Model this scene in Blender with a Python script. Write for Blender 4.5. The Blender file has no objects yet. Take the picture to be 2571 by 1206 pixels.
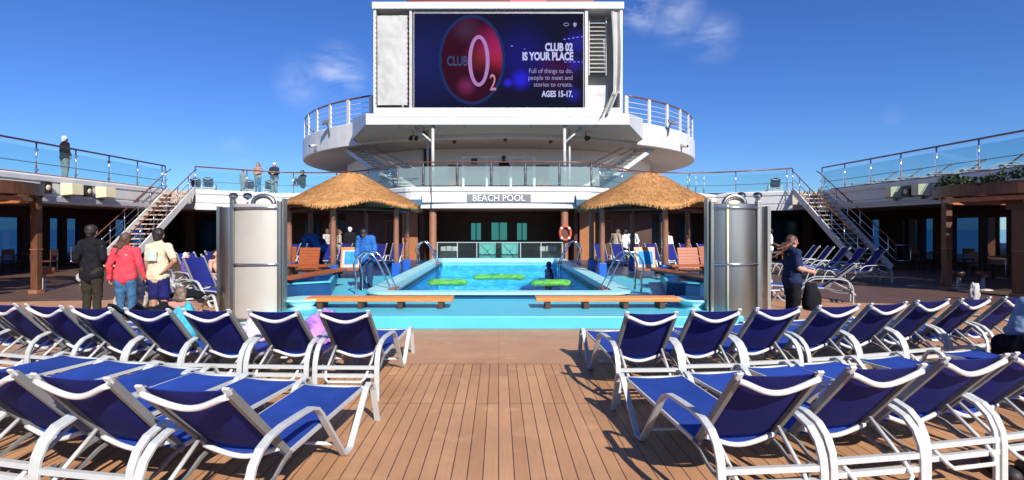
import bpy, bmesh, math, random
from mathutils import Vector, Matrix, noise
R = math.radians
random.seed(7)
scene = bpy.context.scene
col = scene.collection

# ------------------------------------------------------------------ camera
EYE = 1.7
cd = bpy.data.cameras.new('camera')
cam = bpy.data.objects.new('camera', cd); col.objects.link(cam)
cam.location = (0, 0, EYE); cam.rotation_euler = (R(90), 0, 0)
cd.sensor_fit = 'HORIZONTAL'; cd.sensor_width = 36
cd.lens = 36 * 1350 / 2571
cd.shift_x = 33.5 / 2571; cd.shift_y = -31 / 2571
cd.clip_start = 0.05; cd.clip_end = 9000
scene.camera = cam

# ------------------------------------------------------------------ world, sun, exposure
SUN_TO = Vector((0.31, -0.76, 0.57)).normalized()      # direction towards the sun
elev = math.asin(SUN_TO.z)
w = bpy.data.worlds.new('World'); scene.world = w; w.use_nodes = True
nt = w.node_tree; nt.nodes.clear()
def N(t, **k):
    n = nt.nodes.new(t)
    for a, b in k.items(): setattr(n, a, b)
    return n
out = N('ShaderNodeOutputWorld'); bg = N('ShaderNodeBackground'); sky = N('ShaderNodeTexSky')
sky.sky_type = 'NISHITA'; sky.sun_disc = False; sky.sun_elevation = elev
sky.sun_rotation = math.atan2(SUN_TO.x, SUN_TO.y)
sky.air_density = 1.0; sky.dust_density = 0.1; sky.ozone_density = 4.0; sky.altitude = 0
hs = N('ShaderNodeHueSaturation'); hs.inputs['Saturation'].default_value = 1.08; hs.inputs['Hue'].default_value = .512; hs.inputs['Value'].default_value = 1.0
nt.links.new(sky.outputs[0], hs.inputs['Color'])
deep = N('ShaderNodeMixRGB', blend_type='MULTIPLY'); deep.inputs[0].default_value = 1; nt.links.new(hs.outputs[0], deep.inputs[1]); deep.inputs[2].default_value = (.385, .605, .90, 1)
# thin clouds: warped noise gathered in a few soft banks of the sky
tc = N('ShaderNodeTexCoord')
def bank(direction, size, power=1.0):
    d = Vector(direction).normalized()
    vm = N('ShaderNodeVectorMath', operation='DISTANCE'); nt.links.new(tc.outputs['Generated'], vm.inputs[0]); vm.inputs[1].default_value = d
    mr = N('ShaderNodeMapRange'); mr.interpolation_type = 'SMOOTHSTEP'
    mr.inputs['From Min'].default_value = size; mr.inputs['From Max'].default_value = 0.0
    mr.inputs['To Min'].default_value = 0; mr.inputs['To Max'].default_value = power
    nt.links.new(vm.outputs['Value'], mr.inputs['Value'])
    return mr.outputs[0]
def dirpx(px, py): return ((px - 1252) / 1350, 1, (572 - py) / 1350)
banks = [bank(dirpx(850, 180), 0.062, 0.62), bank(dirpx(760, 208), 0.06, 0.30), bank(dirpx(1610, 20), 0.055, .60), bank(dirpx(1700, 45), 0.06, .40), bank(dirpx(1790, 95), 0.055, .30),
         bank(dirpx(2240, 292), 0.02, .16), bank(dirpx(590, 385), 0.035, .18)]
acc = banks[0]
for b in banks[1:]:
    m = N('ShaderNodeMath', operation='MAXIMUM'); nt.links.new(acc, m.inputs[0]); nt.links.new(b, m.inputs[1]); acc = m.outputs[0]
mp = N('ShaderNodeMapping'); mp.inputs['Scale'].default_value = (5.0, 5.0, 14.0); mp.inputs['Rotation'].default_value = (0, R(12), 0)
nt.links.new(tc.outputs['Generated'], mp.inputs[0])
nz = N('ShaderNodeTexNoise'); nz.inputs['Scale'].default_value = 2.2; nz.inputs['Detail'].default_value = 6; nz.inputs['Roughness'].default_value = .55; nz.inputs['Distortion'].default_value = .5
nt.links.new(mp.outputs[0], nz.inputs['Vector'])
mr = N('ShaderNodeMapRange'); mr.inputs['From Min'].default_value = .36; mr.inputs['From Max'].default_value = .68
nt.links.new(nz.outputs[0], mr.inputs['Value'])
mm = N('ShaderNodeMath', operation='MULTIPLY'); nt.links.new(mr.outputs[0], mm.inputs[0]); nt.links.new(acc, mm.inputs[1])
mx = N('ShaderNodeMixRGB'); nt.links.new(mm.outputs[0], mx.inputs[0]); nt.links.new(deep.outputs[0], mx.inputs[1]); mx.inputs[2].default_value = (5.6, 6.2, 7.4, 1)
nt.links.new(mx.outputs[0], bg.inputs[0]); bg.inputs[1].default_value = 0.11
nt.links.new(bg.outputs[0], out.inputs[0])

sd = bpy.data.lights.new('sun', 'SUN'); sd.energy = 5.0; sd.angle = R(0.5); sd.color = (1, .95, .88)
sun = bpy.data.objects.new('sun', sd); col.objects.link(sun)
sun.rotation_euler = SUN_TO.to_track_quat('Z', 'Y').to_euler(); sun.location = (5, -15, 30)
vs = scene.view_settings
vs.view_transform = 'Standard'; vs.look = 'None'; vs.exposure = 0.42; vs.gamma = 1; vs.use_curve_mapping = False
scene.cycles.max_bounces = 8; scene.cycles.transparent_max_bounces = 16
scene.cycles.caustics_reflective = False; scene.cycles.caustics_refractive = False

# ------------------------------------------------------------------ helpers
def tag(o, label=None, cat=None, group=None, kind=None):
    if label: o['label'] = label
    if cat: o['category'] = cat
    if group: o['group'] = group
    if kind: o['kind'] = kind
    return o
def empty(name, loc=(0, 0, 0), rz=0, label=None, cat=None, group=None):
    o = bpy.data.objects.new(name, None); col.objects.link(o)
    o.location = loc; o.rotation_euler = (0, 0, rz); o.empty_display_size = .1
    return tag(o, label, cat, group)
def kids(o): return [c for c in bpy.data.objects if c.parent == o]
def copy_tree(o, parent=None):
    c = o.copy(); col.objects.link(c)
    if parent is not None: c.parent = parent
    for ch in list(TREE.get(o.name, [])):
        cc = copy_tree(ch, c); TREE.setdefault(c.name, []).append(cc)
    return c
TREE = {}

class MB:
    def __init__(s): s.v = []; s.f = []; s.sm = []; s.mi = []; s.m = 0
    def add(s, vs, fs, smooth=False):
        b = len(s.v); s.v += [tuple(v) for v in vs]
        for f in fs: s.f.append([i + b for i in f]); s.sm.append(smooth); s.mi.append(s.m)
        return s
    def box(s, x0, x1, y0, y1, z0, z1):
        if x0 > x1: x0, x1 = x1, x0
        if y0 > y1: y0, y1 = y1, y0
        if z0 > z1: z0, z1 = z1, z0
        vs = [(x, y, z) for z in (z0, z1) for y in (y0, y1) for x in (x0, x1)]
        return s.add(vs, [(0, 2, 3, 1), (4, 5, 7, 6), (0, 1, 5, 4), (2, 6, 7, 3), (0, 4, 6, 2), (1, 3, 7, 5)])
    def obox(s, c, size, rot=None):
        M = rot if rot is not None else Matrix.Identity(3)
        hx, hy, hz = size[0] / 2, size[1] / 2, size[2] / 2; c = Vector(c)
        vs = [c + M @ Vector((x, y, z)) for z in (-hz, hz) for y in (-hy, hy) for x in (-hx, hx)]
        return s.add(vs, [(0, 2, 3, 1), (4, 5, 7, 6), (0, 1, 5, 4), (2, 6, 7, 3), (0, 4, 6, 2), (1, 3, 7, 5)])
    def prism(s, poly, z0, z1):
        n = len(poly)
        vs = [(p[0], p[1], z0) for p in poly] + [(p[0], p[1], z1) for p in poly]
        fs = [list(range(n - 1, -1, -1)), list(range(n, 2 * n))] + [(i, (i + 1) % n, n + (i + 1) % n, n + i) for i in range(n)]
        return s.add(vs, fs)
    def bar(s, pts, wx, th, closed=False):
        """flat bar in a plane of constant x-ish: width wx along X, thickness th in the YZ plane"""
        pts = [Vector(p) for p in pts]; n = len(pts); vs = []
        for i, p in enumerate(pts):
            a = pts[max(i - 1, 0)]; b = pts[min(i + 1, n - 1)]
            t = (b - a).normalized(); nn = Vector((1, 0, 0)).cross(t).normalized()
            if i not in (0, n - 1):
                k = 1 / max(.5, math.cos(.5 * (pts[i] - a).angle(b - pts[i]))); 
            else: k = 1
            for sx, sn in ((-1, -1), (1, -1), (1, 1), (-1, 1)):
                vs.append(p + Vector((sx * wx / 2, 0, 0)) + nn * sn * th / 2 * k)
        fs = [(0, 1, 2, 3), tuple(4 * (n - 1) + j for j in (3, 2, 1, 0))]
        for i in range(n - 1):
            for j in range(4):
                fs.append((4 * i + j, 4 * i + 4 + j, 4 * i + 4 + (j + 1) % 4, 4 * i + (j + 1) % 4))
        return s.add(vs, fs)
    def tube(s, pts, r, seg=8, cap=True):
        pts = [Vector(p) for p in pts]; n = len(pts); vs = []
        up = None
        for i, p in enumerate(pts):
            a = pts[max(i - 1, 0)]; b = pts[min(i + 1, n - 1)]
            t = (b - a).normalized()
            if up is None: up = t.orthogonal().normalized()
            up = (up - t * up.dot(t))
            up = up.normalized() if up.length > 1e-6 else t.orthogonal().normalized()
            sd_ = t.cross(up)
            rr = r[i] if isinstance(r, (list, tuple)) else r
            for j in range(seg):
                an = 2 * math.pi * j / seg
                vs.append(p + (up * math.cos(an) + sd_ * math.sin(an)) * rr)
        fs = []
        for i in range(n - 1):
            for j in range(seg):
                fs.append((i * seg + j, i * seg + (j + 1) % seg, (i + 1) * seg + (j + 1) % seg, (i + 1) * seg + j))
        s.add(vs, fs, True)
        if cap:
            b = len(s.v) - n * seg
            s.f.append([b + j for j in range(seg - 1, -1, -1)]); s.sm.append(False); s.mi.append(s.m)
            s.f.append([b + (n - 1) * seg + j for j in range(seg)]); s.sm.append(False); s.mi.append(s.m)
        return s
    def lathe(s, prof, c=(0, 0, 0), seg=24, a0=0, a1=2 * math.pi, smooth=True):
        full = abs(a1 - a0 - 2 * math.pi) < 1e-6; m = seg if full else seg + 1
        vs = [(c[0] + r * math.cos(a0 + (a1 - a0) * j / seg), c[1] + r * math.sin(a0 + (a1 - a0) * j / seg), c[2] + z) for r, z in prof for j in range(m)]
        fs = []
        for i in range(len(prof) - 1):
            for j in range(seg):
                k = (j + 1) % m
                fs.append((i * m + j, i * m + k, (i + 1) * m + k, (i + 1) * m + j))
        return s.add(vs, fs, smooth)
    def ball(s, c, r, seg=12, rings=8):
        rx, ry, rz = (r, r, r) if not isinstance(r, (tuple, list)) else r
        vs = []; fs = []
        for i in range(rings + 1):
            th = math.pi * i / rings
            for j in range(seg):
                ph = 2 * math.pi * j / seg
                vs.append((c[0] + rx * math.sin(th) * math.cos(ph), c[1] + ry * math.sin(th) * math.sin(ph), c[2] + rz * math.cos(th)))
        for i in range(rings):
            for j in range(seg):
                fs.append((i * seg + j, (i + 1) * seg + j, (i + 1) * seg + (j + 1) % seg, i * seg + (j + 1) % seg))
        return s.add(vs, fs, True)
    def grid(s, fn, nu, nv, smooth=True):
        vs = [fn(i / nu, j / nv) for j in range(nv + 1) for i in range(nu + 1)]
        fs = [(j * (nu + 1) + i, j * (nu + 1) + i + 1, (j + 1) * (nu + 1) + i + 1, (j + 1) * (nu + 1) + i) for j in range(nv) for i in range(nu)]
        return s.add(vs, fs, smooth)
    def slab(s, fn, nu, nv, th, smooth=True):
        """thin solid sheet: fn(u,v) -> point; th is a vector offset"""
        th = Vector(th)
        s.grid(fn, nu, nv, smooth)
        s.grid(lambda u, v: Vector(fn(1 - u, v)) + th, nu, nv, smooth)
        for k in range(nu):
            for v in (0, 1):
                a, b = Vector(fn(k / nu, v)), Vector(fn((k + 1) / nu, v)); s.add([a, b, b + th, a + th], [(0, 1, 2, 3)])
        for k in range(nv):
            for u in (0, 1):
                a, b = Vector(fn(u, k / nv)), Vector(fn(u, (k + 1) / nv)); s.add([a, b, b + th, a + th], [(0, 1, 2, 3)])
        return s
    def build(s, name, mats, parent=None, bevel=0, keep=False, recalc=True):
        me = bpy.data.meshes.new(name)
        me.from_pydata(s.v, [], s.f)
        if not isinstance(mats, (list, tuple)): mats = [mats]
        for m in mats: me.materials.append(m)
        me.polygons.foreach_set('use_smooth', s.sm); me.polygons.foreach_set('material_index', s.mi)
        if recalc:
            bm = bmesh.new(); bm.from_mesh(me); bmesh.ops.recalc_face_normals(bm, faces=bm.faces); bm.to_mesh(me); bm.free()
        me.update()
        o = bpy.data.objects.new(name, me); col.objects.link(o)
        if parent is not None: o.parent = parent; TREE.setdefault(parent.name, []).append(o)
        if bevel:
            b = o.modifiers.new('bevel', 'BEVEL'); b.width = bevel; b.segments = 2; b.limit_method = 'ANGLE'; b.angle_limit = R(40)
        return o

# ------------------------------------------------------------------ materials
def mat(name, c, rough=.5, metal=0, var=.0, vs=6, bump=0, bs=40, sub=0, spec=.5, trans=0, stretch=None, var2=None, coat=0, objvar=0, streak=0):
    m = bpy.data.materials.new(name); m.use_nodes = True; t = m.node_tree; b = t.nodes['Principled BSDF']
    b.inputs['Base Color'].default_value = (*c, 1); b.inputs['Roughness'].default_value = rough; b.inputs['Metallic'].default_value = metal
    b.inputs['Specular IOR Level'].default_value = spec
    if coat: b.inputs['Coat Weight'].default_value = coat; b.inputs['Coat Roughness'].default_value = .1
    tc_ = t.nodes.new('ShaderNodeTexCoord'); mp_ = t.nodes.new('ShaderNodeMapping')
    if stretch: mp_.inputs['Scale'].default_value = stretch
    t.links.new(tc_.outputs['Object'], mp_.inputs[0])
    if var:
        n = t.nodes.new('ShaderNodeTexNoise'); n.inputs['Scale'].default_value = vs; n.inputs['Detail'].default_value = 5; n.inputs['Roughness'].default_value = .6
        t.links.new(mp_.outputs[0], n.inputs['Vector'])
        rp = t.nodes.new('ShaderNodeMapRange'); rp.inputs['From Min'].default_value = .3; rp.inputs['From Max'].default_value = .7
        t.links.new(n.outputs[0], rp.inputs['Value'])
        mx_ = t.nodes.new('ShaderNodeMixRGB'); t.links.new(rp.outputs[0], mx_.inputs[0])
        lo = tuple(x * (1 - var) for x in c) if var2 is None else var2; hi = tuple(min(1, x * (1 + var)) for x in c)
        mx_.inputs[1].default_value = (*lo, 1); mx_.inputs[2].default_value = (*hi, 1)
        t.links.new(mx_.outputs[0], b.inputs['Base Color'])
        rr = t.nodes.new('ShaderNodeMapRange'); rr.inputs['To Min'].default_value = max(.02, rough - .08); rr.inputs['To Max'].default_value = min(1, rough + .1)
        t.links.new(n.outputs[0], rr.inputs['Value']); t.links.new(rr.outputs[0], b.inputs['Roughness'])
    if objvar:
        oi = t.nodes.new('ShaderNodeObjectInfo'); mo = t.nodes.new('ShaderNodeMapRange'); mo.inputs['To Min'].default_value = .84; mo.inputs['To Max'].default_value = 1.14
        t.links.new(oi.outputs['Random'], mo.inputs['Value']); ho = t.nodes.new('ShaderNodeHueSaturation'); t.links.new(mo.outputs[0], ho.inputs['Value'])
        t.links.new(b.inputs['Base Color'].links[0].from_socket, ho.inputs['Color']); t.links.new(ho.outputs[0], b.inputs['Base Color'])
    if streak:
        ms_ = t.nodes.new('ShaderNodeMapping'); ms_.inputs['Scale'].default_value = (2.2, 2.2, .22); t.links.new(tc_.outputs['Object'], ms_.inputs[0])
        ns_ = t.nodes.new('ShaderNodeTexNoise'); ns_.inputs['Scale'].default_value = 2.6; ns_.inputs['Detail'].default_value = 5; ns_.inputs['Roughness'].default_value = .65; t.links.new(ms_.outputs[0], ns_.inputs['Vector'])
        mq = t.nodes.new('ShaderNodeMapRange'); mq.inputs['From Min'].default_value = .58; mq.inputs['From Max'].default_value = .78; mq.inputs['To Max'].default_value = streak; t.links.new(ns_.outputs[0], mq.inputs['Value'])
        xs_ = t.nodes.new('ShaderNodeMixRGB'); t.links.new(mq.outputs[0], xs_.inputs[0]); t.links.new(b.inputs['Base Color'].links[0].from_socket, xs_.inputs[1]); xs_.inputs[2].default_value = (.36, .27, .18, 1); t.links.new(xs_.outputs[0], b.inputs['Base Color'])
    if bump:
        n2 = t.nodes.new('ShaderNodeTexNoise'); n2.inputs['Scale'].default_value = bs; n2.inputs['Detail'].default_value = 4
        t.links.new(mp_.outputs[0], n2.inputs['Vector'])
        bp = t.nodes.new('ShaderNodeBump'); bp.inputs['Strength'].default_value = bump; bp.inputs['Distance'].default_value = .02
        t.links.new(n2.outputs[0], bp.inputs['Height']); t.links.new(bp.outputs[0], b.inputs['Normal'])
    if trans:
        o_ = t.nodes['Material Output']; ms = t.nodes.new('ShaderNodeMixShader'); tr = t.nodes.new('ShaderNodeBsdfTranslucent'); tr.inputs[0].default_value = (*c, 1)
        ms.inputs[0].default_value = trans
        t.links.new(b.outputs[0], ms.inputs[1]); t.links.new(tr.outputs[0], ms.inputs[2]); t.links.new(ms.outputs[0], o_.inputs[0])
    return m
def glassmat(name, tint, milky=0.0, mc=(.6, .75, .72), gloss=.04):
    m = bpy.data.materials.new(name); m.use_nodes = True; t = m.node_tree; t.nodes.remove(t.nodes['Principled BSDF']); o_ = t.nodes['Material Output']
    tr = t.nodes.new('ShaderNodeBsdfTransparent'); tr.inputs[0].default_value = (*tint, 1)
    gl = t.nodes.new('ShaderNodeBsdfGlossy'); gl.inputs['Roughness'].default_value = gloss
    fr = t.nodes.new('ShaderNodeFresnel'); fr.inputs[0].default_value = 1.45
    mx_ = t.nodes.new('ShaderNodeMixShader'); t.links.new(fr.outputs[0], mx_.inputs[0])
    src = tr.outputs[0]
    if milky:
        df = t.nodes.new('ShaderNodeBsdfDiffuse'); df.inputs[0].default_value = (*mc, 1)
        m2 = t.nodes.new('ShaderNodeMixShader'); m2.inputs[0].default_value = milky
        t.links.new(src, m2.inputs[1]); t.links.new(df.outputs[0], m2.inputs[2]); src = m2.outputs[0]
    t.links.new(src, mx_.inputs[1]); t.links.new(gl.outputs[0], mx_.inputs[2]); t.links.new(mx_.outputs[0], o_.inputs[0])
    return m
def emis(name, c, st=1.0):
    m = bpy.data.materials.new(name); m.use_nodes = True; t = m.node_tree; t.nodes.remove(t.nodes['Principled BSDF'])
    e = t.nodes.new('ShaderNodeEmission'); e.inputs[0].default_value = (*c, 1); e.inputs[1].default_value = st
    t.links.new(e.outputs[0], t.nodes['Material Output'].inputs[0]); return m

M = {}
M['white'] = mat('white_paint', (.62, .615, .595), .35, var=.06, vs=1.2, bump=.25, bs=.8, streak=.5)
M['white2'] = mat('white_paint_aged', (.48, .475, .45), .4, var=.10, vs=2.5, bump=.05, bs=6, streak=.5)
M['white_lit'] = mat('lit_white_paint', (.80, .79, .76), .5, var=.05, vs=1, streak=.3)  # white raised so the drum wall looks lit while standing in shade
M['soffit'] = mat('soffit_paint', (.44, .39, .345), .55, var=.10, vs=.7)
M['frame'] = mat('powder_coated_aluminium', (.50, .515, .50), .38, var=.06, vs=9, bump=.02, bs=30)
M['frame_shaded'] = mat('shaded_aluminium', (.20, .20, .19), .5, var=.06, vs=9)  # frame aluminium darkened: shade on the rails put into the colour
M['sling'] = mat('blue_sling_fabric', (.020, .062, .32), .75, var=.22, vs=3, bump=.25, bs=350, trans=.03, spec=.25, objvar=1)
M['sling_shaded'] = mat('blue_sling_fabric_shaded', (.014, .018, .155), .8, var=.16, vs=3, bump=.25, bs=350, trans=.05, spec=.2, objvar=1)  # same blue fabric with the shade of the underside painted in
M['steel'] = mat('brushed_steel', (.40, .395, .35), .34, 1, var=.12, vs=3, bump=.04, bs=60, stretch=(1, 1, .06))
M['steelp'] = mat('polished_steel', (.72, .73, .74), .14, 1)
M['steel_panel'] = mat('satin_steel_panel', (.50, .47, .40), .5, .25, var=.06, vs=1.5)
M['wood_rail'] = mat('varnished_handrail', (.16, .055, .028), .3, var=.25, vs=4)
M['teak'] = mat('bench_teak', (.66, .225, .05), .38, var=.22, vs=5, stretch=(1, 12, 12), bump=.05)
M['teak_red'] = mat('chair_teak', (.34, .085, .02), .4, var=.22, vs=5, stretch=(10, 10, 1))
M['darkwood'] = mat('dark_wood', (.085, .032, .015), .5, var=.3, vs=5, stretch=(6, 6, .8), bump=.05)
M['brownpost'] = mat('brown_post', (.30, .13, .07), .5, var=.2, vs=6, stretch=(4, 4, .5))
M['pergola'] = mat('pergola_wood', (.12, .046, .020), .45, var=.3, vs=4, stretch=(4, 4, .7))
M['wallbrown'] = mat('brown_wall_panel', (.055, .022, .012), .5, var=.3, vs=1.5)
M['black'] = mat('black_plastic', (.012, .012, .013), .5)
M['grey'] = mat('grey_metal', (.18, .18, .18), .45, .3, var=.1)
M['cream'] = mat('cream_lamp_housing', (.62, .56, .36), .5, var=.08)
M['turq'] = mat('turquoise_deck_coating', (.085, .50, .64), .42, var=.07, vs=1.1, bump=.08, bs=120)
M['turq_lt'] = mat('turquoise_coping', (.36, .72, .75), .4, var=.06, vs=2, bump=.05, bs=90)
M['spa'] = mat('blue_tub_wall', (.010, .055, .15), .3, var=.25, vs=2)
M['blue_base'] = mat('blue_post_base', (.012, .10, .45), .4, var=.1)
M['teal'] = mat('teal_shutter', (.10, .42, .40), .5, var=.1, vs=3)
M['teal_lit'] = emis('teal_lit_window', (.035, .17, .165), 1.0)
M['glass'] = glassmat('rail_glass', (.66, .86, .88), .10, (.35, .62, .66))
M['glass_milk'] = glassmat('frosted_rail_glass', (.70, .86, .83), .34, (.50, .64, .60))
M['winglass'] = glassmat('tinted_window_glass', (.045, .11, .23), .0, gloss=.02)
M['glass_gate'] = glassmat('pool_fence_glass', (.62, .80, .76), .03)
M['ringred'] = mat('life_ring_orange', (.55, .07, .03), .5)
M['lime'] = mat('lime_float_foam', (.95, .80, .05), .7, var=.15)
M['funnel'] = mat('funnel_red', (.17, .010, .014), .4, var=.08, vs=.5)
M['leaf'] = mat('ivy_leaf', (.030, .065, .015), .6, var=.5, vs=9)
M['canvas'] = mat('white_canvas', (.50, .50, .47), .8, var=.10, vs=1.5, bump=.8, bs=2.2, trans=.08, streak=.4)
M['graypanel'] = mat('grey_sign_panel', (.36, .35, .34), .5)
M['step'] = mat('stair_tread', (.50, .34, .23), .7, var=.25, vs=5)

# teak-look plank deck
def plankmat(name, c1, c2, mort, alongY=True, tw=.108, ln=2.6, seam=.0045):
    m = bpy.data.materials.new(name); m.use_nodes = True; t = m.node_tree; b = t.nodes['Principled BSDF']
    tc_ = t.nodes.new('ShaderNodeTexCoord'); mp_ = t.nodes.new('ShaderNodeMapping')
    if alongY: mp_.inputs['Rotation'].default_value = (0, 0, R(90))
    t.links.new(tc_.outputs['Object'], mp_.inputs[0])
    br = t.nodes.new('ShaderNodeTexBrick'); br.offset = .38; br.offset_frequency = 3; br.squash = 1
    br.inputs['Color1'].default_value = (*c1, 1); br.inputs['Color2'].default_value = (*c2, 1); br.inputs['Mortar'].default_value = (*mort, 1)
    br.inputs['Scale'].default_value = 1; br.inputs['Mortar Size'].default_value = seam; br.inputs['Mortar Smooth'].default_value = .2
    br.inputs['Brick Width'].default_value = ln; br.inputs['Row Height'].default_value = tw
    t.links.new(mp_.outputs[0], br.inputs['Vector'])
    n = t.nodes.new('ShaderNodeTexNoise'); n.inputs['Scale'].default_value = 1.3; n.inputs['Detail'].default_value = 6; n.inputs['Roughness'].default_value = .65
    t.links.new(tc_.outputs['Object'], n.inputs['Vector'])
    n3 = t.nodes.new('ShaderNodeTexNoise'); n3.inputs['Scale'].default_value = 14; n3.inputs['Detail'].default_value = 4
    mp3 = t.nodes.new('ShaderNodeMapping'); mp3.inputs['Scale'].default_value = (4, .25, 1) if alongY else (.25, 4, 1)
    t.links.new(tc_.outputs['Object'], mp3.inputs[0]); t.links.new(mp3.outputs[0], n3.inputs['Vector'])
    mr_ = t.nodes.new('ShaderNodeMapRange'); mr_.inputs['From Min'].default_value = .25; mr_.inputs['From Max'].default_value = .75; mr_.inputs['To Min'].default_value = .80; mr_.inputs['To Max'].default_value = 1.17
    t.links.new(n.outputs[0], mr_.inputs['Value'])
    mr3 = t.nodes.new('ShaderNodeMapRange'); mr3.inputs['To Min'].default_value = .86; mr3.inputs['To Max'].default_value = 1.14
    t.links.new(n3.outputs[0], mr3.inputs['Value'])
    mu = t.nodes.new('ShaderNodeMath'); mu.operation = 'MULTIPLY'; t.links.new(mr_.outputs[0], mu.inputs[0]); t.links.new(mr3.outputs[0], mu.inputs[1])
    hv = t.nodes.new('ShaderNodeHueSaturation'); t.links.new(mu.outputs[0], hv.inputs['Value']); t.links.new(br.outputs['Color'], hv.inputs['Color'])
    # pale worn scuffs
    n4 = t.nodes.new('ShaderNodeTexNoise'); n4.inputs['Scale'].default_value = 3.1; n4.inputs['Detail'].default_value = 3
    t.links.new(tc_.outputs['Object'], n4.inputs['Vector'])
    m4 = t.nodes.new('ShaderNodeMapRange'); m4.inputs['From Min'].default_value = .60; m4.inputs['From Max'].default_value = .76; m4.inputs['To Max'].default_value = .5
    t.links.new(n4.outputs[0], m4.inputs['Value'])
    mx_ = t.nodes.new('ShaderNodeMixRGB'); t.links.new(m4.outputs[0], mx_.inputs[0]); t.links.new(hv.outputs[0], mx_.inputs[1]); mx_.inputs[2].default_value = (c1[0] * 1.35, c1[1] * 1.4, c1[2] * 1.5, 1)
    t.links.new(mx_.outputs[0], b.inputs['Base Color'])
    rr = t.nodes.new('ShaderNodeMapRange'); rr.inputs['To Min'].default_value = .42; rr.inputs['To Max'].default_value = .7
    t.links.new(n.outputs[0], rr.inputs['Value']); t.links.new(rr.outputs[0], b.inputs['Roughness'])
    bp = t.nodes.new('ShaderNodeBump'); bp.inputs['Strength'].default_value = .35; bp.inputs['Distance'].default_value = .004; bp.invert = True
    t.links.new(br.outputs['Fac'], bp.inputs['Height']); t.links.new(bp.outputs[0], b.inputs['Normal'])
    return m
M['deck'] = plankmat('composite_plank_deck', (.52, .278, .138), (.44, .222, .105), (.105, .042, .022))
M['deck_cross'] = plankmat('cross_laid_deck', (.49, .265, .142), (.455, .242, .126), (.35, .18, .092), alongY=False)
M['deck_side_shaded'] = plankmat('shaded_side_deck', (.125, .066, .042), (.10, .054, .035), (.04, .024, .017))  # darker planks at the sides, with shade painted in as well

# ------------------------------------------------------------------ setting: decks, sea
PZ = .22                      # top of the turquoise pool platform
mb = MB()
for a in ((-30, 30, -26, 11.3), (-30, 30, 23.7, 60), (-30, -2.7, 11.3, 23.7), (2.7, 30, 11.3, 23.7)):
    mb.add([(a[0], a[2], 0), (a[1], a[2], 0), (a[1], a[3], 0), (a[0], a[3], 0)], [(0, 1, 2, 3)])
o = mb.build('deck', M['deck'])
tag(o, kind='structure')
mb = MB(); mb.add([(-7, 6.7, .004), (7, 6.7, .004), (7, 9.2, .004), (-7, 9.2, .004)], [(0, 1, 2, 3)])
o = mb.build('cross_laid_deck', M['deck_cross']); tag(o, kind='structure')
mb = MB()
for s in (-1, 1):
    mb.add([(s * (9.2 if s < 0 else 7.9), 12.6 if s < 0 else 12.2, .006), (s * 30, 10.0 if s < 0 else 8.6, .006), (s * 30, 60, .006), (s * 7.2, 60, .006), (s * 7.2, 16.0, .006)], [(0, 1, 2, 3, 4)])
o = mb.build('shaded_side_deck', M['deck_side_shaded']); tag(o, kind='structure')
m = mat('sea_water', (.015, .07, .13), .12, var=.3, vs=.02, bump=1.0, bs=.25)
mb = MB(); mb.add([(-8000, -8000, -28), (8000, -8000, -28), (8000, 8000, -28), (-8000, 8000, -28)], [(0, 1, 2, 3)])
o = mb.build('sea', m); tag(o, kind='structure')
mb = MB(); mb.box(-24, 24, -40, 90, -29, -1.6); o = mb.build('ship_hull', M['white']); tag(o, 'white steel hull of the cruise ship under the pool deck', 'ship hull')

# pool platform as a ring around the pool, with rounded front corners
PX0, PX1, PY0, PY1 = -2.45, 2.45, 11.55, 23.4       # pool opening
OX0, OX1, OY0, OY1 = -2.86, 2.86, 11.15, 23.8       # coping outer
CX = -.03
def ring_slab(mb, outer, inner, z0, z1):
    (a0, a1, b0, b1), (c0, c1, d0, d1) = outer, inner
    mb.box(a0, a1, b0, d0, z0, z1); mb.box(a0, a1, d1, b1, z0, z1)
    mb.box(a0, c0, d0, d1, z0, z1); mb.box(c1, a1, d0, d1, z0, z1)
mb = MB(); hx0, hx1, hy0, hy1 = OX0 + .05, OX1 - .05, OY0 + .05, OY1 - .05
mb.box(-4.1, 4.1, 8.98, hy0, .0, PZ)
for s in (-1, 1):
    side_poly = [(s * 2.81, hy0), (s * 4.1, hy0), (s * 4.9, hy0), (s * 4.9, 14.2), (s * 7.0, 14.8), (s * 7.0, 24.6), (s * 2.81, 24.6)]
    mb.prism(side_poly if s > 0 else side_poly[::-1], .0, PZ)
mb.box(hx0, hx1, hy1, 24.6, .0, PZ)
o = mb.build('pool_platform', M['turq'], bevel=.02); tag(o, kind='structure')
# coping
def rrect(x0, x1, y0, y1, r, n=8):
    pts = []
    for cx, cy, a in ((x1 - r, y0 + r, -90), (x1 - r, y1 - r, 0), (x0 + r, y1 - r, 90), (x0 + r, y0 + r, 180)):
        for k in range(n + 1):
            an = R(a + 90 * k / n); pts.append((cx + r * math.cos(an), cy + r * math.sin(an)))
    return pts
def loop_between(mb, outer, inner, z0, z1, zi=None):
    n = len(outer); zi = z0 if zi is None else zi
    vs = [(p[0], p[1], z0) for p in outer] + [(p[0], p[1], z1) for p in outer] + [(p[0], p[1], z1) for p in inner] + [(p[0], p[1], zi) for p in inner]
    fs = []
    for i in range(n):
        j = (i + 1) % n
        fs += [(i, j, n + j, n + i), (n + i, n + j, 2 * n + j, 2 * n + i), (2 * n + i, 2 * n + j, 3 * n + j, 3 * n + i)]
    return mb.add(vs, fs)
pool = empty('swimming_pool', (0, 17, 0), label='long rectangular swimming pool with turquoise raised edge in the middle of the deck', cat='swimming pool')
def local(mb, off):
    mb.v = [(a - off[0], b - off[1], c - off[2]) for a, b, c in mb.v]; return mb
mb = MB(); loop_between(mb, rrect(OX0, OX1, OY0, OY1, .55), rrect(PX0, PX1, PY0, PY1, .12), PZ + .085, PZ + .135, PZ - .06)
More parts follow.
